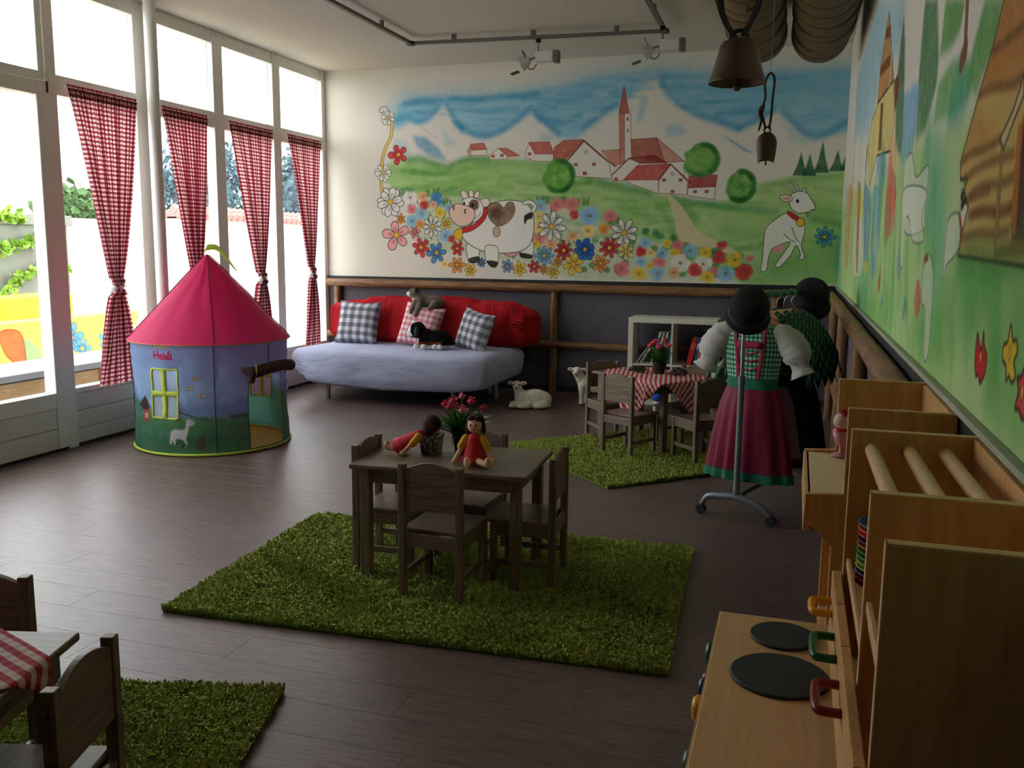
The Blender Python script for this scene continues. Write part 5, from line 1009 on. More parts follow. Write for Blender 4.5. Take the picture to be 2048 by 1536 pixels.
def lamb_standing():
    t = thing('lamb_figurine', 'white lamb figurine standing behind the left chair of the gingham table', 'figurine', (-1.74, 7.86, 0), .15, 'white lamb figurines'); m = MB()
    m.ell((.06, 0, .195), (.125, .07, .078)); m.ell((-.04, 0, .20), (.065, .06, .07)); m.ell((.14, 0, .19), (.06, .06, .065)); capsule(m, (-.06, 0, .22), .05, (-.10, -.02, .285), .04)
    m.ell((-.108, -.03, .312), (.044, .048, .040)); m.ell((-.112, -.067, .298), (.028, .028, .024))
    for x, y in ((-.06, -.035), (-.02, .035), (.13, -.035), (.16, .035)): capsule(m, (x, y, .17), .036, (x, y, .09), .022); capsule(m, (x, y, .09), .022, (x-.004, y-.004, .015), .020)
    capsule(m, (.19, 0, .2), .022, (.215, 0, .13), .014)
    remeshed('body', m, 'painted_resin', t, .0065, 3, lambda c: (226, 222, 208) if c[2] > .022 else (110, 96, 80), wool)
    lamb_face(t, (-.108, -.034, .310), (-.1, -.995, 0))
lamb_standing()
def rat(label, x, y, z, rz, patch):
    t = thing('toy_rat', label, 'toy', (x, y, z), rz, 'grey toy rats on the striped cloth'); m = MB()
    m.ell((.02, 0, .026), (.048, .026, .026)); m.ell((-.03, 0, .025), (.028, .019, .019)); m.ell((-.055, 0, .02), (.016, .010, .010))
    for a, b in ((-.02, -.02), (-.02, .02), (.035, -.024), (.035, .024)): capsule(m, (a, b, .014), .009, (a-.012, b*1.25, .005), .005)
    remeshed('body', m, 'painted_resin', t, .003, 3, lambda c: (176, 170, 160) if patch and c[0] > .045 else ((60, 54, 50) if c[2] > .010 else (120, 92, 80)))
    for s in (-1, 1): MB().ell((-.028, s*.016, .044), (.004, .009, .009), 8, 6).build('ear', 'nose_dark', t, smooth=True); MB().ell((-.05, s*.010, .028), (.003, .003, .003), 6, 5).build('eye', 'eye_black', t)
    MB().tube(catmull([(.064, 0, .02), (.08, .01, .012), (.09, .03, .006), (.085, .05, .004)], False, 4), [.0045-.0002*i for i in range(13)], 6).build('tail', 'ear_pink', t, smooth=True)
rat('grey toy rat with pale rump left of the flower pot', -1.07, 6.46, .516, .3, True); rat('plain grey toy rat right of the flower pot', -.77, 6.39, .516, .15, False)

# ------------------------------------------------------------------ potted daisies
pmat('pot_black', (26, 26, 30), .5, .1); pmat('soil', (40, 30, 24), .95, .3, 60); pmat('leaf_green', (86, 136, 58), .55, .35, 25); pmat('petal_pink', (228, 84, 112), .7, .3, 60); pmat('petal_light', (236, 150, 164), .7, .2, 60)
def pot(label, x, y, z, R, Hh, heads, spread, seed, wide=1.0):
    random.seed(seed); t = thing('potted_daisies', label, 'potted plant', (x, y, z), 0, 'pink daisies in black pots')
    o = MB().lathe([(R*.68, 0), (R*.95, Hh*.9), (R*1.04, Hh*.9), (R*1.04, Hh), (R*.94, Hh), (R*.90, Hh*.86)], 28).build('pot', 'pot_black', t, smooth=.6)
    MB().lathe([(R*.9, Hh*.84), (R*.9, Hh*.88)], 20).build('soil', 'soil', t)
    m = MB(); m.solid = False
    for k in range(150):
        a = random.uniform(0, 2*PI); L = random.uniform(.08, .185)*wide; lean = random.uniform(.1, 1.15); b = Vector((random.uniform(-.3, .3)*R, random.uniform(-.3, .3)*R, Hh*.85)); d = Vector((math.cos(a), math.sin(a), 0)); e = Vector((-d.y, d.x, 0)); w = random.uniform(.012, .026)*wide
        if k % 2: L *= .62; lean = random.uniform(.7, 1.45); w *= 1.15
        P = [b+d*(L*s*math.sin(lean)*(s**.4))+Vector((0, 0, L*(s*math.cos(lean*.6)-.25*s*s))) for s in (0, .35, .7, 1)]; ws = (.12, .55, 1, .35)
        m.add([tuple(p+e*w*q*sg) for p, q in zip(P, ws) for sg in (-1, 1)], [(0, 1, 3, 2), (2, 3, 5, 4), (4, 5, 7, 6)])
    m.build('leaves', 'leaf_green', t, smooth=True)
    for hx, hy, hz, r in heads:
        r *= 1.4
        s_ = MB().tube(catmull([(hx*.15, hy*.15, Hh*.85), (hx*.6, hy*.6, (Hh+hz)*.55), (hx, hy, hz)], False, 4), .0022, 6).build('stem', 'leaf_green', t)
        m = MB(); m.solid = False
        for k in range(46):
            d = Vector([random.gauss(0, 1) for _ in range(3)]); d.z = abs(d.z)*.7; d.normalize(); e = d.cross(Vector((.3, .2, 1))).normalized()*r*.17; p = Vector((hx, hy, hz))
            m.add([tuple(p+d*r*.2-e*.5), tuple(p+d*r*.2+e*.5), tuple(p+d*r+e), tuple(p+d*r*1.1), tuple(p+d*r-e)], [(0, 1, 2, 3, 4)])
        m.ell((hx, hy, hz), (r*.7, r*.7, r*.5), 10, 6); m.build('flower_head', 'petal_pink' if random.random() < .7 else 'petal_light', t, smooth=True)
pot('pink daisies in a black pot between the two dolls', -1.355, 3.60, .511, .042, .085, [(-.06, 0, .205, .017), (-.085, .01, .215, .014), (-.035, -.02, .235, .018), (-.05, .04, .20, .016), (.015, -.03, .20, .019), (.035, .02, .232, .017), (.085, .04, .20, .015), (-.02, .05, .245, .014)], .1, 5)
pot('pink daisies in a black pot on the far striped cloth', -.915, 6.46, .514, .055, .092, [(-.07, 0, .20, .02), (-.045, .03, .225, .02), (-.005, -.03, .195, .022), (.06, 0, .20, .02), (.02, .05, .235, .018), (.045, .03, .185, .016)], .1, 11, .95)

# ------------------------------------------------------------------ silver planter
def planter_mat():
    t = NT('silver_print'); n = t.noise(70, detail=4); r = t.n('ShaderNodeValToRGB'); r.color_ramp.elements[0].position = .42; r.color_ramp.elements[1].position = .58
    r.color_ramp.elements[0].color = lin((70, 70, 72)); r.color_ramp.elements[1].color = lin((176, 178, 180)); t.l(n, r.inputs[0]); t.color(r.outputs[0]); t.rough(.4, .5, .5)
planter_mat()
t = thing('planter_box', 'small silver patterned square planter under the leaning doll', 'planter', (-1.492, 3.585, .511), .1); m = MB()
a, b = .036, .046; q = lambda r, z: [(-r, -r, z), (r, -r, z), (r, r, z), (-r, r, z)]
m.add(q(a, 0)+q(b, .085)+q(b-.006, .085)+q(a-.004, .012), [(3, 2, 1, 0), (0, 1, 5, 4), (1, 2, 6, 5), (2, 3, 7, 6), (3, 0, 4, 7), (4, 5, 9, 8), (5, 6, 10, 9), (6, 7, 11, 10), (7, 4, 8, 11), (8, 9, 13, 12), (9, 10, 14, 13), (10, 11, 15, 14), (11, 8, 12, 15), (12, 13, 14, 15)])
m.build('box', 'silver_print', t); MB().box(-.036, .036, -.036, .036, .06, .068).build('soil', 'soil', t)

# ------------------------------------------------------------------ rag dolls (plain generic faces)
pmat('hair_brown', (66, 34, 28), .85, .3, 60, .6, 90); pmat('dress_red', (198, 36, 44), .75, .1, 30, .3, 60); pmat('sleeve_yellow', (220, 168, 40), .8, .1, 30, .3, 60); pmat('skirt_pink', (212, 50, 84), .75, .1, 30); pmat('mouth_red', (150, 40, 40), .7, 0)
def doll(label, loc, rz, pose):
    t = thing('rag_doll', label, 'doll', loc, rz); s = MB()
    if pose == 'sit':
        hd = Vector((0, .015, .165))
        b = MB(); b.ell(hd, (.034, .032, .038), 18, 12); capsule(b, (0, .012, .115), .012, (0, .014, .14), .012)
        capsule(b, (-.045, 0, .085), .013, (-.075, -.03, .02), .010); capsule(b, (.045, 0, .085), .013, (.085, -.02, .03), .010); b.ell((-.078, -.036, .012), (.012, .014, .010)); b.ell((.092, -.026, .024), (.012, .014, .011))
        capsule(b, (-.018, -.03, .018), .015, (-.005, -.085, .016), .014); capsule(b, (.025, -.03, .018), .015, (.075, -.075, .016), .014); b.ell((-.003, -.092, .026), (.015, .014, .024)); b.ell((.08, -.08, .026), (.015, .014, .023))
        remeshed('body', b, 'skin_cloth', t, .004, 3)
        MB().lathe([(.064, .012), (.058, .03), (.045, .07), (.038, .105), (.024, .124), (.012, .127)], 22, None, True, .88, .72, lambda a, z: 1+.05*math.sin(a*7)*(z < .04)).build('dress', 'dress_red', t, smooth=True)
        MB().lathe([(.067, .010), (.066, .018), (.061, .028)], 22, None, False, .88, .72, lambda a, z: 1+.06*math.sin(a*7)).build('dress_hem', 'skirt_pink', t, smooth=True)
        for k in (-1, 1): m = MB(); capsule(m, (k*.036, 0, .106), .018, (k*.056, -.008, .072), .017); m.build('sleeve', 'sleeve_yellow', t, smooth=True)
        m = MB(); m.ell(hd+Vector((0, .008, .006)), (.039, .034, .040), 18, 12); m.ell(hd+Vector((-.034, .002, -.018)), (.010, .018, .026)); m.ell(hd+Vector((.034, .002, -.018)), (.010, .018, .026))
        m.ell(hd+Vector((-.012, -.016, .028)), (.020, .014, .012)); m.ell(hd+Vector((.016, -.014, .027)), (.018, .015, .012)); remeshed('hair', m, 'hair_brown', t, .004, 2)
        f = MB(); f.ell(hd+Vector((0, -.006, -.007)), (.031, .030, .031), 18, 12); f.build('face', 'skin_cloth', t, smooth=True)
        for k in (-1, 1): MB().ell(hd+Vector((k*.012, -.0345, .001)), (.0035, .002, .0045), 8, 6).build('eye', 'eye_black', t)
        MB().tube([hd+Vector((x, -.0345+abs(x)*.12, -.018+x*x*12)) for x in np.linspace(-.010, .010, 7)], .0018, 6).build('mouth', 'mouth_red', t); MB().ell(hd+Vector((0, -.037, -.007)), (.003, .003, .003), 8, 6).build('nose', 'skin_cloth', t)
    else:
        hd = Vector((.105, .0, .128)); b = MB(); b.ell(hd, (.036, .034, .038), 18, 12); capsule(b, (.065, 0, .085), .012, (.09, 0, .105), .012)
        capsule(b, (.045, -.035, .075), .013, (-.01, -.06, .018), .010); b.ell((-.018, -.064, .012), (.013, .012, .011)); capsule(b, (-.05, -.018, .022), .015, (-.095, -.01, .022), .014); capsule(b, (-.04, .03, .022), .015, (-.06, .05, .03), .014); b.ell((-.105, -.008, .032), (.014, .014, .022)); b.ell((-.066, .055, .036), (.014, .014, .020))
        remeshed('body', b, 'skin_cloth', t, .004, 3)
        M = Matrix.Translation((-.035, 0, .038)) @ Matrix.Rotation(1.05, 4, 'Y'); pr = [(.05, -.02), (.048, .01), (.042, .05), (.037, .09), (.02, .115)]
        MB().lathe(pr, 20, M, True, .68, .9).build('dress', 'dress_red', t, smooth=True); MB().lathe([(.056, -.028), (.054, -.01), (.050, .008)], 20, M, False, .68, .9, lambda a, z: 1+.06*math.sin(a*7)).build('dress_hem', 'skirt_pink', t, smooth=True)
        for k in (-1, 1): m = MB(); capsule(m, (.048, k*.032, .082), .018, (.024, k*.045, .052), .017); m.build('sleeve', 'sleeve_yellow', t, smooth=True)
        m = MB(); m.ell(hd+Vector((-.006, -.006, .006)), (.042, .038, .042), 18, 12); m.ell(hd+Vector((-.02, -.02, -.018)), (.025, .022, .026)); m.ell(hd+Vector((-.036, .0, .008)), (.012, .014, .014)); remeshed('hair', m, 'hair_brown', t, .004, 2)
        for k in (-1, 1): MB().ell(hd+Vector((.030, k*.012+.02, .012)), (.003, .003, .004), 8, 6).build('eye', 'eye_black', t)
        MB().ell(hd+Vector((.036, .018, -.006)), (.003, .004, .003), 8, 6).build('nose', 'skin_cloth', t)
doll('rag doll in red dress sitting upright facing the viewer', (-1.245, 3.455, .512), .05, 'sit')
doll('rag doll in red dress slumped over the silver planter', (-1.575, 3.545, .512), .12, 'lean')

# ------------------------------------------------------------------ white cube shelf with books
pmat('shelf_white', (222, 218, 204), .5, .03, 5)
SX0, SX1, SY0, SY1, SH = -1.435, -.645, 8.075, 8.435, .79
t = thing('cube_shelf', 'white four cube shelf holding books by the back wall', 'shelf', ((SX0+SX1)/2, (SY0+SY1)/2, 0)); hw, hd = (SX1-SX0)/2, (SY1-SY0)/2
MB().box(-hw, hw, -hd, hd, SH-.045, SH).build('top_panel', 'shelf_white', t, bevel=.003); MB().box(-hw, hw, -hd, hd, 0, .045).build('bottom_panel', 'shelf_white', t, bevel=.003)
for s in (-1, 1): MB().box(s*(hw-.0225)-.0225, s*(hw-.0225)+.0225, -hd, hd, .045, SH-.045).build('side_panel', 'shelf_white', t, bevel=.003)
MB().box(-.008, .008, -hd, hd, .045, SH-.045).build('divider', 'shelf_white', t, bevel=.002)
for s in (-1, 1): MB().box(s*.179-.171, s*.179+.171, -hd, hd, .358, .374).build('shelf_board', 'shelf_white', t, bevel=.002)
bkm = {}
def book(label, x, y, z, th, hh, dd, lean, col, stripe=None):
    k = tuple(col)
    if k not in bkm: bkm[k] = pmat('book_%02x%02x%02x' % k, col, .5, .08, 20)
    t = thing('book', label, 'book', (x, y, z), 0, 'books on the white shelf'); t.rotation_euler = (0, lean, 0)
    c = MB(); c.box(0, th, 0, .003, 0, hh).box(0, .002, .003, dd, 0, hh).box(th-.002, th, .003, dd, 0, hh); c.build('cover', bkm[k], t)
    MB().box(.0022, th-.0022, .004, dd-.004, .003, hh-.003).build('pages', 'page_white', t)
    if stripe:
        if tuple(stripe) not in bkm: bkm[tuple(stripe)] = pmat('book_%02x%02x%02x' % tuple(stripe), stripe, .5, .05)
        MB().box(.002, th-.002, -.0006, 0, hh*.62, hh*.82).build('spine_label', bkm[tuple(stripe)], t)
pmat('page_white', (214, 208, 192), .8, .05, 40)
Z1 = .375; YS = SY0+.06
book('thin white book leaning far left in the upper left cube', -1.372, YS, Z1, .012, .24, .16, .62, (206, 204, 200), (90, 140, 180)); book('thin grey book leaning second from left in the upper left cube', -1.335, YS, Z1, .014, .245, .16, .55, (188, 186, 186))
book('white book leaning in the middle of the upper left cube', -1.235, YS, Z1, .018, .30, .18, .25, (212, 210, 204), (60, 100, 170)); book('pale green book leaning in the middle of the upper left cube', -1.195, YS, Z1, .020, .30, .18, .22, (150, 160, 140), (206, 202, 190))
book('cream book leaning in the upper left cube beside the teal ones', -1.155, YS, Z1, .016, .295, .18, .20, (206, 196, 176), (180, 60, 70)); book('teal book standing against the divider of the shelf', -1.066, YS, Z1, .016, .27, .18, 0, (36, 112, 106), (190, 200, 190)); book('dark teal book standing beside the teal one', -1.084, YS, Z1, .014, .26, .18, 0, (28, 86, 84))
book('thick red book leaning in the upper right cube', -.915, YS, Z1, .045, .25, .19, .20, (196, 36, 30), (220, 90, 80)); book('blue book leaning in the upper right cube', -.855, YS, Z1, .020, .245, .18, .17, (52, 92, 160), (220, 220, 220)); book('orange book leaning in the upper right cube', -.828, YS, Z1, .018, .18, .16, .15, (204, 110, 44))
book('tan book leaning in the upper right cube', -.803, YS, Z1, .014, .175, .16, .14, (190, 160, 110)); book('white book leaning in the upper right cube', -.783, YS, Z1, .016, .19, .16, .12, (210, 208, 200)); book('black book leaning at the right of the upper right cube', -.755, YS, Z1, .018, .20, .16, .10, (40, 40, 44))
pmat('toy_blue', (34, 84, 190), .4, .1); pmat('toy_white', (214, 216, 214), .5, .05)
t = thing('toy_bottle', 'blue topped toy bottle on the floor before the white shelf', 'toy', (-1.115, 7.80, 0))
MB().lathe([(.03, 0), (.032, .02), (.03, .07), (.02, .085)], 16).build('bottle', 'toy_white', t, smooth=.7); MB().lathe([(.022, .085), (.042, .10), (.045, .125), (.03, .145), (.01, .15)], 16).build('cap', 'toy_blue', t, smooth=.7)

# ------------------------------------------------------------------ clothes rack with traditional dresses and hats
pmat('rack_paint', (118, 126, 130), .4, .06, metal=.5); check_mat('wrap_check', .03, (214, 224, 206), (140, 180, 140), (70, 130, 84), .5)
A, Bp = Vector((-.245, 4.72, 0)), Vector((.015, 5.50, 0)); ax = (Bp-A).normalized(); sd = Vector((ax.y, -ax.x, 0)); BZ = 1.17
t = thing('clothes_rack', 'grey rolling clothes rack holding dresses and hats', 'clothes rack', tuple(A)); L = (Bp-A).length
def base(p, nm_):
    pts = [p-sd*.19+ax*.0+Vector((0, 0, .055)), p-sd*.155+Vector((0, 0, .105)), p-sd*.08+Vector((0, 0, .118)), p+Vector((0, 0, .125)), p+sd*.08+Vector((0, 0, .112)), p+sd*.15+Vector((0, 0, .085)), p+sd*.19+Vector((0, 0, .05))]
    o = MB().tube(catmull([tuple(q) for q in pts], False, 5), [.012+.009*math.sin(PI*i/30) for i in range(31)], 10).build(nm_, 'rack_paint', t, smooth=True)
    for s in (-1, 1):
        c = p+sd*s*.192
        w = MB().tube([c+ax*-.012+Vector((0, 0, .027)), c+ax*.012+Vector((0, 0, .027))], .026, 16).build('caster', 'plastic_black', t, smooth=.6); MB().tube([c+Vector((0, 0, .03)), c+Vector((0, 0, .075))], .009, 8).build('caster_stem', 'grey_metal', w)
base(Vector((0, 0, 0)), 'base'); base(Bp-A, 'base')
MB().tube([(0, 0, .12), tuple(Bp-A+Vector((0, 0, .12)))], .012, 10).build('lower_bar', 'rack_paint', t, smooth=.6)
for p in (Vector((0, 0, 0)), Bp-A): MB().tube([p+Vector((0, 0, .11)), p+Vector((0, 0, .74))], .0165, 14).build('pole', 'rack_paint', t, smooth=.6); MB().tube([p+Vector((0, 0, .74)), p+Vector((0, 0, BZ))], .0115, 14).build('upper_pole', 'steel', t, smooth=.6); MB().tube([p+Vector((0, 0, .72)), p+Vector((0, 0, .765))], .019, 14).build('collar', 'rack_paint', t, smooth=.6)
MB().tube([(0, 0, BZ), tuple(Bp-A+Vector((0, 0, BZ)))], .0115, 12).build('hanging_bar', 'steel', t, smooth=.6)
MB().tube([tuple((Bp-A)*.12+Vector((0, 0, BZ))), tuple((Bp-A)*.93+Vector((0, 0, BZ)))], .0145, 12).build('bar_wrap', 'wrap_check', t, smooth=.6)
pmat('hat_felt', (22, 22, 24), .95, .2, 30, .3, 80); pmat('hat_band', (38, 36, 40), .6, .1)
def hat(label, loc, rot, s=1):
    t = thing('felt_hat', label, 'hat', loc, 0, 'black felt hats on the rack'); t.rotation_euler = rot; t.scale = (s, s, s)
    o = MB().lathe([(.112, -.022), (.122, -.020), (.118, -.006), (.106, .004), (.104, .05), (.098, .09), (.080, .122), (.05, .138), (.001, .142)], 32, None, True, 1, 1.12).build('crown_and_brim', 'hat_felt', t, smooth=True)
    MB().lathe([(.1068, .010), (.1060, .032)], 32, None, False, 1, 1.12).build('hat_band', 'hat_band', t, smooth=True)
hat('black felt hat on the near end of the clothes rack', (A.x+.015, A.y+.01, 1.085), (.75, .12, .1), .95); hat('black felt hat on the far end of the clothes rack', (Bp.x+.06, Bp.y+.05, 1.10), (.6, .2, -.1), 1.0)
check_mat('bodice_check', .024, (196, 222, 204), (84, 158, 122), (22, 104, 74), .5); check_mat('green_check', .03, (110, 140, 120), (44, 88, 66), (16, 50, 38), .5); pmat('blouse_white', (196, 192, 186), .85, .06, 14, .5, 22); pmat('berry', (128, 10, 54), .6, .15, 8, .3, 20); pmat('hem_green', (22, 112, 82), .7, .1, 8); pmat('trim_pink', (178, 34, 84), .75, .2, 80); pmat('skirt_dark', (24, 34, 36), .8, .2, 10); pmat('skirt_rose', (150, 112, 112), .8, .2, 40); pmat('skirt_wine', (52, 20, 30), .8, .2, 20); wood('hanger_wood', (176, 130, 86), (206, 164, 116), .5, 0)
def lath_uv(prof, n, fn=None, sx=1, sy=1):
    m = MB(); m.solid = False
    def f(u, v):
        k = v*(len(prof)-1); i = min(int(k), len(prof)-2); w = k-i; r = prof[i][0]*(1-w)+prof[i+1][0]*w; z = prof[i][1]*(1-w)+prof[i+1][1]*w; a = 2*PI*u
        if fn: r *= fn(a, z)
        return (r*math.cos(a)*sx, r*math.sin(a)*sy, z)
    R = prof[len(prof)//2][0]; m.grid(f, n, (len(prof)-1)*4, lambda u, v: (u*2*PI*R, v*abs(prof[-1][1]-prof[0][1]))); return m
def dress(label, s, skirt, hemc, bod, shawl=False, sc=1.0, apron=None, zb=.215, flat=.42):
    c = A+ax*s; c.z = 0; rz = math.atan2(-ax.x, ax.y)
    t = thing('dirndl_dress', label, 'dress', tuple(c), rz, 'dresses on the clothes rack'); zt = 1.03
    ph = s*9
    o = lath_uv([(.222*sc, zb), (.214*sc, .30), (.195*sc, .45), (.170*sc, .60), (.132*sc, .70)], 110, lambda a, z: 1+.12*(.74-z)/.5*math.sin(a*13+ph+1.6*math.sin(a*3)), 1, flat).build('skirt', skirt, t, smooth=True)
    lath_uv([(.225*sc, zb-.004), (.222*sc, zb+.045)], 110, lambda a, z: 1+.12*(.74-z)/.5*math.sin(a*13+ph+1.6*math.sin(a*3)), 1, flat*1.01).build('hem', hemc, t, smooth=True)
    lath_uv([(.135*sc, .685), (.138*sc, .74)], 48, None, 1, flat*1.1).build('waistband', hemc, t, smooth=True)
    lath_uv([(.136*sc, .735), (.145*sc, .80), (.155*sc, .88), (.150*sc, .95), (.120*sc, zt-.01)], 60, None, 1, flat*1.05).build('bodice', bod, t, smooth=True)
    if not shawl:
        for k in (-1, 1):
            m = MB(); m.solid = False; m.grid(lambda u, v: (k*(.052+.03*v+(u-.5)*.018), -(.148-.012*(1-v))*flat*1.08*math.sqrt(max(.1, 1-((.05+.03*v)/.155)**2))-.004, .74+.27*v), 3, 12); solidify(m.build('trim_band', 'trim_pink', t, smooth=True), .003)
        m = MB(); m.solid = False; m.grid(lambda u, v: ((u-.5)*.13, -.155*flat*1.08-.003, .90+v*.035), 6, 2); solidify(m.build('trim_band', 'trim_pink', t, smooth=True), .003)
        for zz in (.79, .835, .875): MB().tube([(-.05, -.158*flat*1.07, zz+.012), (0, -.160*flat*1.08, zz-.006), (.05, -.158*flat*1.07, zz+.012)], .004, 6).build('lace', 'trim_pink', t)
    lath_uv([(.115*sc, .955), (.10*sc, 1.0), (.075*sc, 1.03), (.05*sc, 1.045)], 40, lambda a, z: 1+.05*math.sin(a*14), 1, flat*1.2).build('collar', 'blouse_white', t, smooth=True)
    for k in (-1, 1):
        m = MB(); P = [Vector((k*.115, 0, 1.0)), Vector((k*.16, -.005, .975)), Vector((k*.205, -.008, .925)), Vector((k*.235, -.008, .865)), Vector((k*.25, -.008, .82)), Vector((k*.268, -.008, .775))]
        rs = [.035, .060, .074, .072, .045, .066] if not shawl else [.03, .045, .05, .05, .035, .05]; pts = catmull([(p.x*(.8 if shawl else 1), p.y, p.z-(.02 if shawl else 0), r) for p, r in zip(P, rs)], False, 5)
        m.tube([p[:3] for p in pts], [p[3]*sc*(1+.05*math.sin(i*2.3)) for i, p in enumerate(pts)], 26)
        m.v = [(x, y*.75+.008*mnoise.noise(Vector((x*22, y*30, z*22+s))), z+.010*mnoise.noise(Vector((x*20, z*24, 3+s)))) for x, y, z in m.v]
        m.build('sleeve', 'blouse_white', t, smooth=True)
        if shawl:
            m = MB(); m.solid = False
            m.grid(lambda u, v: (k*(.06+.225*v+.012*math.sin(u*7)), (2*u-1)*(.05+.045*v)-.006, 1.075-.05*v-.17*v*v-.17*v*abs(2*u-1)**1.3+.008*math.sin(u*11+v*5)), 16, 16, lambda u, v: (u*.28, v*.32)); solidify(m.build('shoulder_scarf', 'green_check', t, smooth=True), .003)
    h = thing('coat_hanger', 'wooden coat hanger holding the '+label.split(' with')[0].split(' at')[0].replace('last dress', 'farthest dress')+' on the rack', 'hanger', tuple(c), rz, 'wooden hangers on the rack')
    pts = catmull([(-.16, 0, 1.0), (-.08, 0, 1.045), (0, 0, 1.062), (.08, 0, 1.045), (.16, 0, 1.0)], False, 6); MB().tube(pts, [.010+.006*math.sin(PI*i/24) for i in range(25)], 8).build('arm', 'hanger_wood', h, smooth=True)
    MB().tube([(0, 0, 1.065), (0, 0, 1.12)]+[(.024*math.sin(a)*1.0, 0, 1.162-.024*math.cos(a)+.002) for a in np.linspace(0.3, 4.4, 12)], .0022, 6).build('hook', 'steel', h, smooth=True)
dress('dress with berry red apron at the near end of the rack', .15, 'berry', 'hem_green', 'bodice_check', zb=.20)
dress('second dress with dusty rose skirt behind the berry one', .31, 'skirt_rose', 'skirt_dark', 'green_check', True, .98, flat=.33, zb=.26)
dress('third dress with green checked scarf and black skirt', .45, 'skirt_dark', 'skirt_dark', 'green_check', True, 1.0, flat=.33, zb=.24)
dress('fourth dress with green checked scarf and wine red skirt', .57, 'skirt_wine', 'skirt_dark', 'green_check', True, 1.02, flat=.33, zb=.24)
dress('last dress with green checked scarf at the far end of the rack', .69, 'skirt_dark', 'skirt_wine', 'green_check', True, 1.04, flat=.33, zb=.24)

# ------------------------------------------------------------------ wooden play kitchen on the right
for nm_, c in (('pl_yellow', (224, 160, 36)), ('pl_green', (20, 92, 54)), ('pl_red', (132, 22, 28)), ('pl_blue', (34, 44, 96)), ('dish_blue', (30, 96, 150)), ('dish_navy', (24, 34, 100)), ('dish_red', (206, 44, 40)), ('dish_green', (44, 150, 70)), ('dish_lime', (160, 176, 60)), ('dish_pink', (190, 40, 70)), ('dish_orange', (226, 90, 50))): pmat(nm_, c, .3, .05)
pmat('hot_plate', (44, 52, 50), .55, .08, 40); pmat('maple_board_lt', (226, 206, 166), .45, .06, 8)
PT, PX0, PX1 = 1.08, .112, .328; yA, yB_, yC, yD, yE = 1.075, 1.30, 1.76, 2.0, 2.455; PTH = .018
def panel(t, nm_, y, x0, x1, z0, z1):
    o = MB().box(x0+.002, x1, y-PTH/2, y+PTH/2, z0, z1-.002).build(nm_, 'maple', t, bevel=.0015)
    MB().box(x0, x0+.003, y-PTH/2, y+PTH/2, z0, z1).build('edge_band', 'maple_edge', o, bevel=.001); MB().box(x0, x1, y-PTH/2, y+PTH/2, z1-.003, z1).build('edge_band', 'maple_edge', o, bevel=.001)
    return o
t = thing('play_kitchen', 'light wooden play kitchen with two hot plates and coloured handles', 'play kitchen', (0, 0, 0))
for y in (yA, yB_, yC): panel(t, 'side_panel', y, PX0, PX1, 0.0 if y != yB_ else .62, PT)
MB().box(PX1-.012, PX1, yA, yC, .6, PT-.004).build('back_panel', 'maple', t, bevel=.002)
ct = MB().box(-.125, PX0+.20, yA+.0, yC+.225, .580, .602).build('worktop', 'maple_top', t, bevel=.003)
MB().box(-.127, -.125, yA, yC+.225, .580, .601).build('edge_band', 'maple_edge', ct)
for y, x, r, in ((2.0-.118, .012, .068), (2.0-.305, .008, .092)): MB().lathe([(r, .6025), (r, .607), (r*.97, .609)], 40, Matrix.Translation((x, y, 0))).build('hot_plate', 'hot_plate', t, smooth=.5)
MB().box(-.105, -.087, yA, yC+.215, .0, .579).build('front_panel', 'maple', t, bevel=.002); MB().box(-.105, PX1-.02, yC+.197, yC+.215, 0, .579).build('end_panel', 'maple', t, bevel=.002)
for (y, z, c, r) in ((1.86, .555, 'pl_green', .024), (1.80, .52, 'pl_red', .020), (1.72, .545, 'pl_blue', .021), (1.595, .565, 'pl_yellow', .025), (1.46, .53, 'pl_green', .028), (1.30, .55, 'pl_red', .024)):
    MB().lathe([(.010, 0), (.010, .016), (r*.7, .018), (r, .024), (r, .030), (r*.75, .038), (.001, .040)], 20, Matrix.Translation((-.105, y, z)) @ Matrix.Rotation(-PI/2, 4, 'Y')).build('knob', c, t, smooth=True)
# drawers between worktop and shelves, each with a coloured bow handle
def drawer(y0, y1, c, ym):
    d = MB().box(PX0-.018, PX0-.002, y0, y1, .66, .80).build('drawer', 'maple', t, bevel=.002); w = .045 if ym < 1.6 else .032
    MB().tube(catmull([(PX0-.018, ym-w, .755), (PX0-.040, ym-w, .755), (PX0-.052, ym-w*.85, .755), (PX0-.054, ym, .755), (PX0-.052, ym+w*.85, .755), (PX0-.040, ym+w, .755), (PX0-.018, ym+w, .755)], False, 4), .0072, 10).build('handle', c, d, smooth=True)
drawer(1.60, 1.768, 'pl_yellow', 1.69); drawer(1.42, 1.598, 'pl_green', 1.51); drawer(1.07, 1.418, 'pl_red', 1.33)
for z, y0, y1 in ((.64, yA, yC), (.815, yB_, yC), (.90, yA, yB_)): MB().box(PX0+.008, PX1-.012, y0+.009, y1-.009, z-.014, z).build('shelf_board', 'maple_top', t, bevel=.002)
for y0, y1, z in ((1.32, 1.73, .84), (1.09, 1.29, .925), (1.09, 1.29, .72)): MB().box(PX0+.004, PX0+.012, y0, y1, z-.016, z).build('retaining_strip', 'maple_edge', t, bevel=.002)
for x in (.148, .212, .272): MB().tube([(x, yB_+.009, 1.052), (x, yC-.009, 1.045)], .0125, 14).build('dowel', 'maple_edge', t, smooth=.6)
u = thing('market_stall', 'light wooden play shop shelf beyond the play kitchen', 'play shop', (0, 0, 0))
sp_pts = [(PX1, 0), (PX1, PT), (.118, PT), (.118, .893), (.042, .888), (.040, .832), (.100, .776), (.098, 0)]
MY = Matrix(((1, 0, 0, 0), (0, 0, 1, 0), (0, 1, 0, 0), (0, 0, 0, 1)))
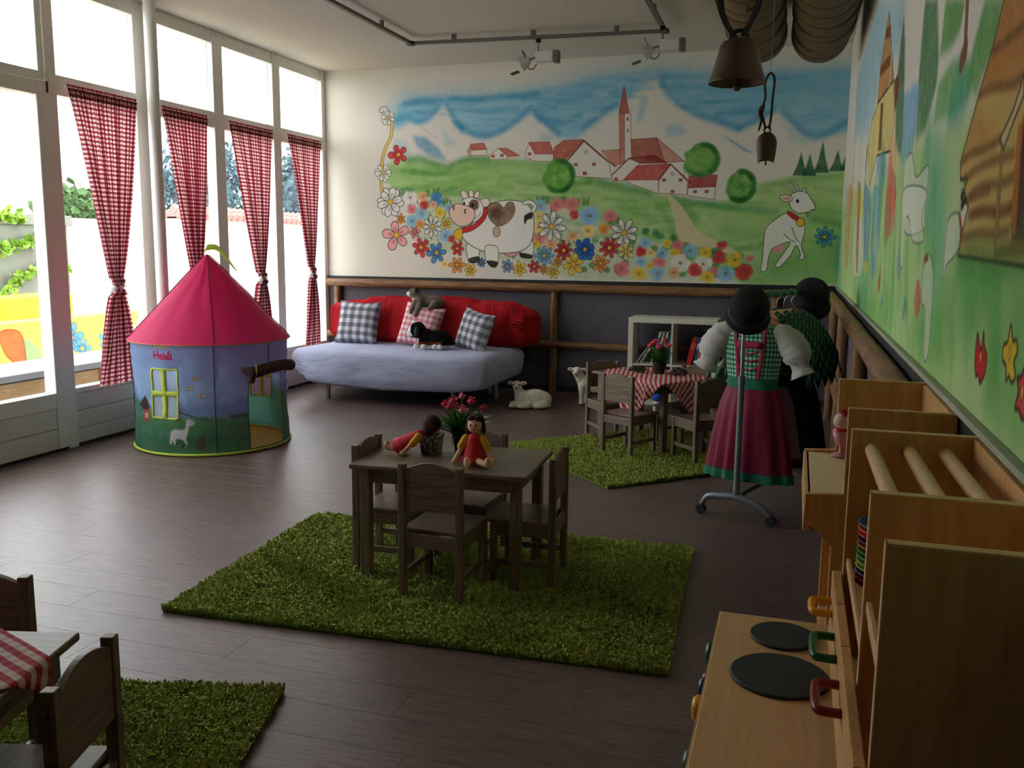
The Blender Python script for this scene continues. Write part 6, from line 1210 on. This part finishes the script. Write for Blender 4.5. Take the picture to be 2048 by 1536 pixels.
for y in (yD, yE): MB().prism(sp_pts, y-PTH/2, y+PTH/2, MY).build('side_panel', 'maple', u, bevel=.0025)
MB().box(PX1-.012, PX1, yD, yE, .1, PT-.004).build('back_panel', 'maple', u, bevel=.002)
MB().box(.046, .30, yD+.009, yE-.009, .868, .884).build('counter', 'maple_board_lt', u, bevel=.002); MB().box(.040, .054, yD+.009, yE-.009, .80, .884).build('counter_front', 'maple', u, bevel=.002)
MB().box(.10, .31, yD+.009, yE-.009, .45, .466).build('shelf_board', 'maple_top', u, bevel=.002)
# stack of play plates
for k, c in enumerate(('dish_pink', 'dish_red', 'dish_navy', 'dish_lime', 'dish_lime', 'dish_green', 'dish_green', 'dish_orange', 'dish_navy', 'dish_red', 'dish_orange', 'dish_blue')):
    nmz = {'dish_pink': 'pink', 'dish_red': 'red', 'dish_navy': 'navy', 'dish_lime': 'lime', 'dish_green': 'green', 'dish_orange': 'orange', 'dish_blue': 'blue'}[c]
    ordn = ('lowest', 'second', 'third', 'fourth', 'fifth', 'sixth', 'seventh', 'eighth', 'ninth', 'tenth', 'eleventh', 'topmost')[k]
    o = MB().lathe([(.034, 0), (.040, .004), (.052, .0085), (.054, .0105), (.051, .0105), (.038, .006), (.001, .005)], 26).build('play_bowl', c, None, (.180, 1.655, .8155+k*.0098), smooth=True); tag(o, '%s plastic play bowl, %s from below in the rainbow stack' % (nmz, ordn) if k not in (0, 11) else '%s plastic play bowl, %s in the rainbow stack' % (nmz, ordn), 'bowl', 'rainbow stack of play bowls')
# ice cream toys on the shop
pmat('cream', (226, 190, 176), .5, .1, 20); pmat('berry_toy', (186, 24, 40), .35, .1); pmat('clear_pink', (206, 140, 150), .3, .05); pmat('lilac', (176, 150, 190), .6, .1)
t = thing('toy_sundae', 'pink and red toy ice cream sundae on the shop counter', 'toy', (.132, 2.41, .886)); t.scale = (.78, .78, .78)
MB().lathe([(.035, 0), (.030, .006), (.008, .012), (.008, .03), (.026, .05), (.032, .085)], 20).build('glass', 'clear_pink', t, smooth=True); MB().lathe([(.024, .05), (.031, .085), (.026, .095)], 18).build('sauce', 'berry_toy', t, smooth=True); MB().ell((0, 0, .115), (.032, .032, .032)).build('scoop', 'cream', t, smooth=True)
m = MB()
for k in range(12): a = k*2.4; m.ell((.016*math.cos(a)*(k % 3)*.6, .016*math.sin(a)*(k % 3)*.6, .148-.004*(k % 3)), (.008, .008, .008), 8, 6)
m.build('berries', 'berry_toy', t, smooth=True)
t = thing('toy_sweet', 'wrapped toy sweet with lilac paper on the shop', 'toy', (.205, 2.36, .90)); MB().ell((0, 0, .09), (.016, .016, .03)).build('sweet', 'berry_toy', t, smooth=True); MB().lathe([(.012, 0), (.010, .03), (.014, .065)], 12).build('stand', 'clear_pink', t, smooth=True)
m = MB(); m.solid = False; m.grid(lambda a, b: (.016+.055*a, (b-.5)*.05*a+.004*math.sin(b*20), .10+.02*a+.006*math.sin(a*9+b*7)), 8, 8); solidify(m.build('wrapper', 'lilac', t, smooth=True), .002)

# ------------------------------------------------------------------ bells under the ceiling
def bell_big():
    t = thing('cow_bell', 'big bronze cow bell hanging from a dark leather strap', 'bell', (-.278, 3.9, 0)); zb, zt = 2.075, 2.245
    o = MB().lathe([(.116, zb), (.113, zb+.006), (.096, zb+.06), (.083, zb+.11), (.074, zb+.145), (.064, zb+.160), (.035, zb+.170), (.001, zb+.171)], 40, None, False).build('bell', 'bronze', t, smooth=True); solidify(o, .004, -1)
    MB().tube([(0, 0, zt-.02), (0, 0, zb+.0)], .005, 8).build('clapper_rod', 'dark_iron', t); MB().ell((0, 0, zb-.018), (.017, .017, .014)).build('clapper', 'bronze', t, smooth=True)
    MB().tube([(.035*math.cos(a), 0, zt+.0+.035*math.sin(a)) for a in np.linspace(0, PI, 14)], .009, 8).build('loop', 'dark_iron', t, smooth=True)
    def strap(pts, nm_):
        P = catmull(pts, False, 8); m = MB(); p = []
        for i, c in enumerate(P):
            for a, b in ((-.013, -.024), (.013, -.024), (.013, .024), (-.013, .024)): p.append((c[0]+a, c[1]+b+.004*math.sin(i*.8), c[2]))
        n = len(P); m.add(p, [(4*i+j, 4*i+(j+1) % 4, 4*i+4+(j+1) % 4, 4*i+4+j) for i in range(n-1) for j in range(4)]+[(0, 1, 2, 3), (4*n-1, 4*n-2, 4*n-3, 4*n-4)]); m.build(nm_, 'leather', t, smooth=.7)
    strap([(-.02, 0, zt+.012), (-.045, 0, zt+.05), (-.072, 0, zt+.11), (-.078, 0, zt+.18), (-.06, 0, zt+.28), (-.02, 0, zt+.36), (0, 0, zt+.38)], 'strap'); strap([(.02, 0, zt+.012), (.045, 0, zt+.06), (.068, 0, zt+.11), (.075, 0, zt+.18), (.06, 0, zt+.28), (.02, 0, zt+.36), (0, 0, zt+.38)], 'strap')
    m = MB(); m.box(.05, .066, -.02, .02, zt+.075, zt+.125).tube([(.06, 0, zt+.10), (.035, -.02, zt+.115), (.03, -.022, zt+.10)], .006, 6); m.build('buckle', 'dark_iron', t); MB().tube([(0, 0, zt+.385), (0, 0, H-.001)], .003, 6).build('cord', 'leather', t)
bell_big()
def bell_small():
    t = thing('goat_bell', 'small dark iron goat bell hanging on a thin strap', 'bell', (-.165, 4.3, 0)); zb, zt = 1.79, 1.928
    m = MB(); m.solid = False
    def f(u, v):
        a = 2*PI*u; prof = [(.034, 0), (.040, .25), (.0445, .55), (.0445, .70), (.037, .85), (.022, .96), (.004, 1.0)]; k = v
        for (r0, v0), (r1, v1) in zip(prof, prof[1:]):
            if v0 <= k <= v1: r = r0+(r1-r0)*(k-v0)/(v1-v0); break
        z = zb+(zt-zb)*v; z += (.014*abs(math.sin(a))*(1-v)**6 if v < .4 else 0); return (r*math.cos(a), r*math.sin(a)*.72, z)
    m.grid(f, 40, 30); solidify(m.build('bell', 'dark_iron', t, smooth=True), .003, -1)
    MB().tube([(0, 0, zb+.05), (.0, 0, zb-.008)], .004, 6).build('clapper', 'dark_iron', t); MB().tube([(.014*math.cos(a), 0, zt+.008+.014*math.sin(a)) for a in np.linspace(0, 2*PI, 18)], .004, 6).build('loop', 'dark_iron', t, smooth=True)
    MB().tube(catmull([(-.008, 0, zt+.012), (-.018, 0, zt+.05), (-.028, 0, zt+.09), (-.016, 0, zt+.15), (-.02, 0, zt+.20), (-.012, 0, zt+.235), (.004, 0, zt+.252), (.020, 0, zt+.225), (.016, 0, zt+.15), (.014, 0, zt+.08), (.008, 0, zt+.012)], False, 5), .0055, 8).build('strap', 'leather', t, smooth=True)
    MB().tube(catmull([(-.02, 0, zt+.12), (-.034, 0, zt+.085), (-.028, 0, zt+.05), (-.038, 0, zt+.005)], False, 4), [.007, .008, .012, .014, .013, .011, .009, .008, .007, .006, .005, .004, .003], 8).build('strap_end', 'leather', t, smooth=True)
    MB().tube([(.003, 0, zt+.252), (.003, 0, H-.001)], .0016, 5).build('thread', 'steel', t)
bell_small()
# rows of overlapping round straw-brown rolls under the ceiling
def straw_mat():
    t = NT('straw'); n = t.noise(30, stretch=(1, 12, 1), detail=4); t.color(t.mix(n, lin((82, 66, 48)), lin((142, 120, 88)))); t.rough(.85, .2); t.bump(n, .35, .003)
straw_mat()
for xc, lb, ye in ((-.37, 'row of overlapping brown straw rounds under the ceiling, left of the pair', 7.15), (.075, 'row of overlapping brown straw rounds under the ceiling, next to the right wall', 7.25)):
    t = thing('straw_rounds', lb, 'ceiling ornament', (xc, ye, H-.205)); y = 0; k = 0; random.seed(int(xc*100)+50)
    while y > -2.9:
        d = random.uniform(.16, .30); r = .205*(1-.012*random.random()); t0 = random.uniform(-.012, .012)
        MB().lathe([(.001, 0), (r*.86, .0), (r*.945, .02), (r*.985, .05), (r, d*.7), (r*.995, d+.02), (r*.9, d+.02)], 40, Matrix.Translation((t0, y, -.0)) @ Matrix.Rotation(PI/2, 4, 'X'), True, 1, .985).build('straw_round', 'straw', t, smooth=.7); y -= d; k += 1

# ------------------------------------------------------------------ ceiling track with spotlights
pmat('track_grey', (112, 108, 102), .5, .05, metal=.3); pmat('spot_white', (214, 212, 206), .45, .03)
t = thing('light_track', 'thin grey square light track hanging under the ceiling', 'light track', (0, 0, 0)); TZ = 3.10
tr = [(-3.235, 4.2), (-3.225, 7.33), (-1.10, 7.44), (-1.06, 4.2)]
for i in range(3):
    a, b = Vector(tr[i]+(0,)), Vector(tr[i+1]+(0,)); L = (b-a).length; ang = math.atan2((b-a).y, (b-a).x); M = Matrix.Translation((a+b)/2) @ Rz(ang)
    o = MB().box(-L/2, L/2, -.018, .018, TZ-.012, TZ+.014, M).build('track_rail', 'track_grey', t, bevel=.002)
    for s in (-.32, 0, .32): MB().box(s*L-.02, s*L+.02, -.01, .01, TZ+.014, H, M).build('mount', 'track_grey', o)
for p in tr[1:3]: MB().box(p[0]-.03, p[0]+.03, p[1]-.03, p[1]+.03, TZ-.015, TZ+.016).build('corner_joint', 'plastic_black', t, bevel=.003)
def spot(label, x, y, rz):
    t = thing('spotlight', label, 'spotlight', (x, y, TZ-.012), rz, 'white spotlights on the track')
    MB().box(-.02, .02, -.012, .012, -.03, 0).build('adapter', 'plastic_black', t, bevel=.002); MB().tube([(0, 0, -.03), (0, 0, -.12)], .007, 10).build('stem', 'grey_metal', t)
    MB().box(-.015, .13, -.05, .05, -.185, -.105).build('driver_box', 'spot_white', t, bevel=.004); MB().box(.13, .175, -.05, .05, -.19, -.10).build('end_cap', 'track_grey', t, bevel=.003)
    o = MB().lathe([(.022, 0), (.045, .03), (.058, .075), (.060, .08), (.054, .08), (.04, .04)], 22, Matrix.Translation((-.07, 0, -.16)) @ Matrix.Rotation(-2.0, 4, 'Y')).build('lamp_head', 'spot_white', t, smooth=.7)
    MB().tube([(-.015, 0, -.15), (-.045, 0, -.15), (-.07, 0, -.16)], .008, 8).build('bracket', 'grey_metal', t)
    for s in (-1, 1): MB().box(-.002, .002, -.04, .04, 0, .07, Matrix.Translation((-.13+s*.03, 0, -.20+s*.05)) @ Matrix.Rotation(-1.2+s*.7, 4, 'Y')).build('barn_door', 'plastic_black', t)
    MB().tube(catmull([(-.02, .03, -.19), (-.05, .03, -.23), (-.09, .03, -.22), (-.1, .02, -.18)], False, 5), .004, 6).build('cable', 'plastic_black', t)
spot('white spotlight in the middle of the ceiling track', -2.12, 7.385, .05); spot('white spotlight at the right corner of the ceiling track', -1.085, 7.22, .05)
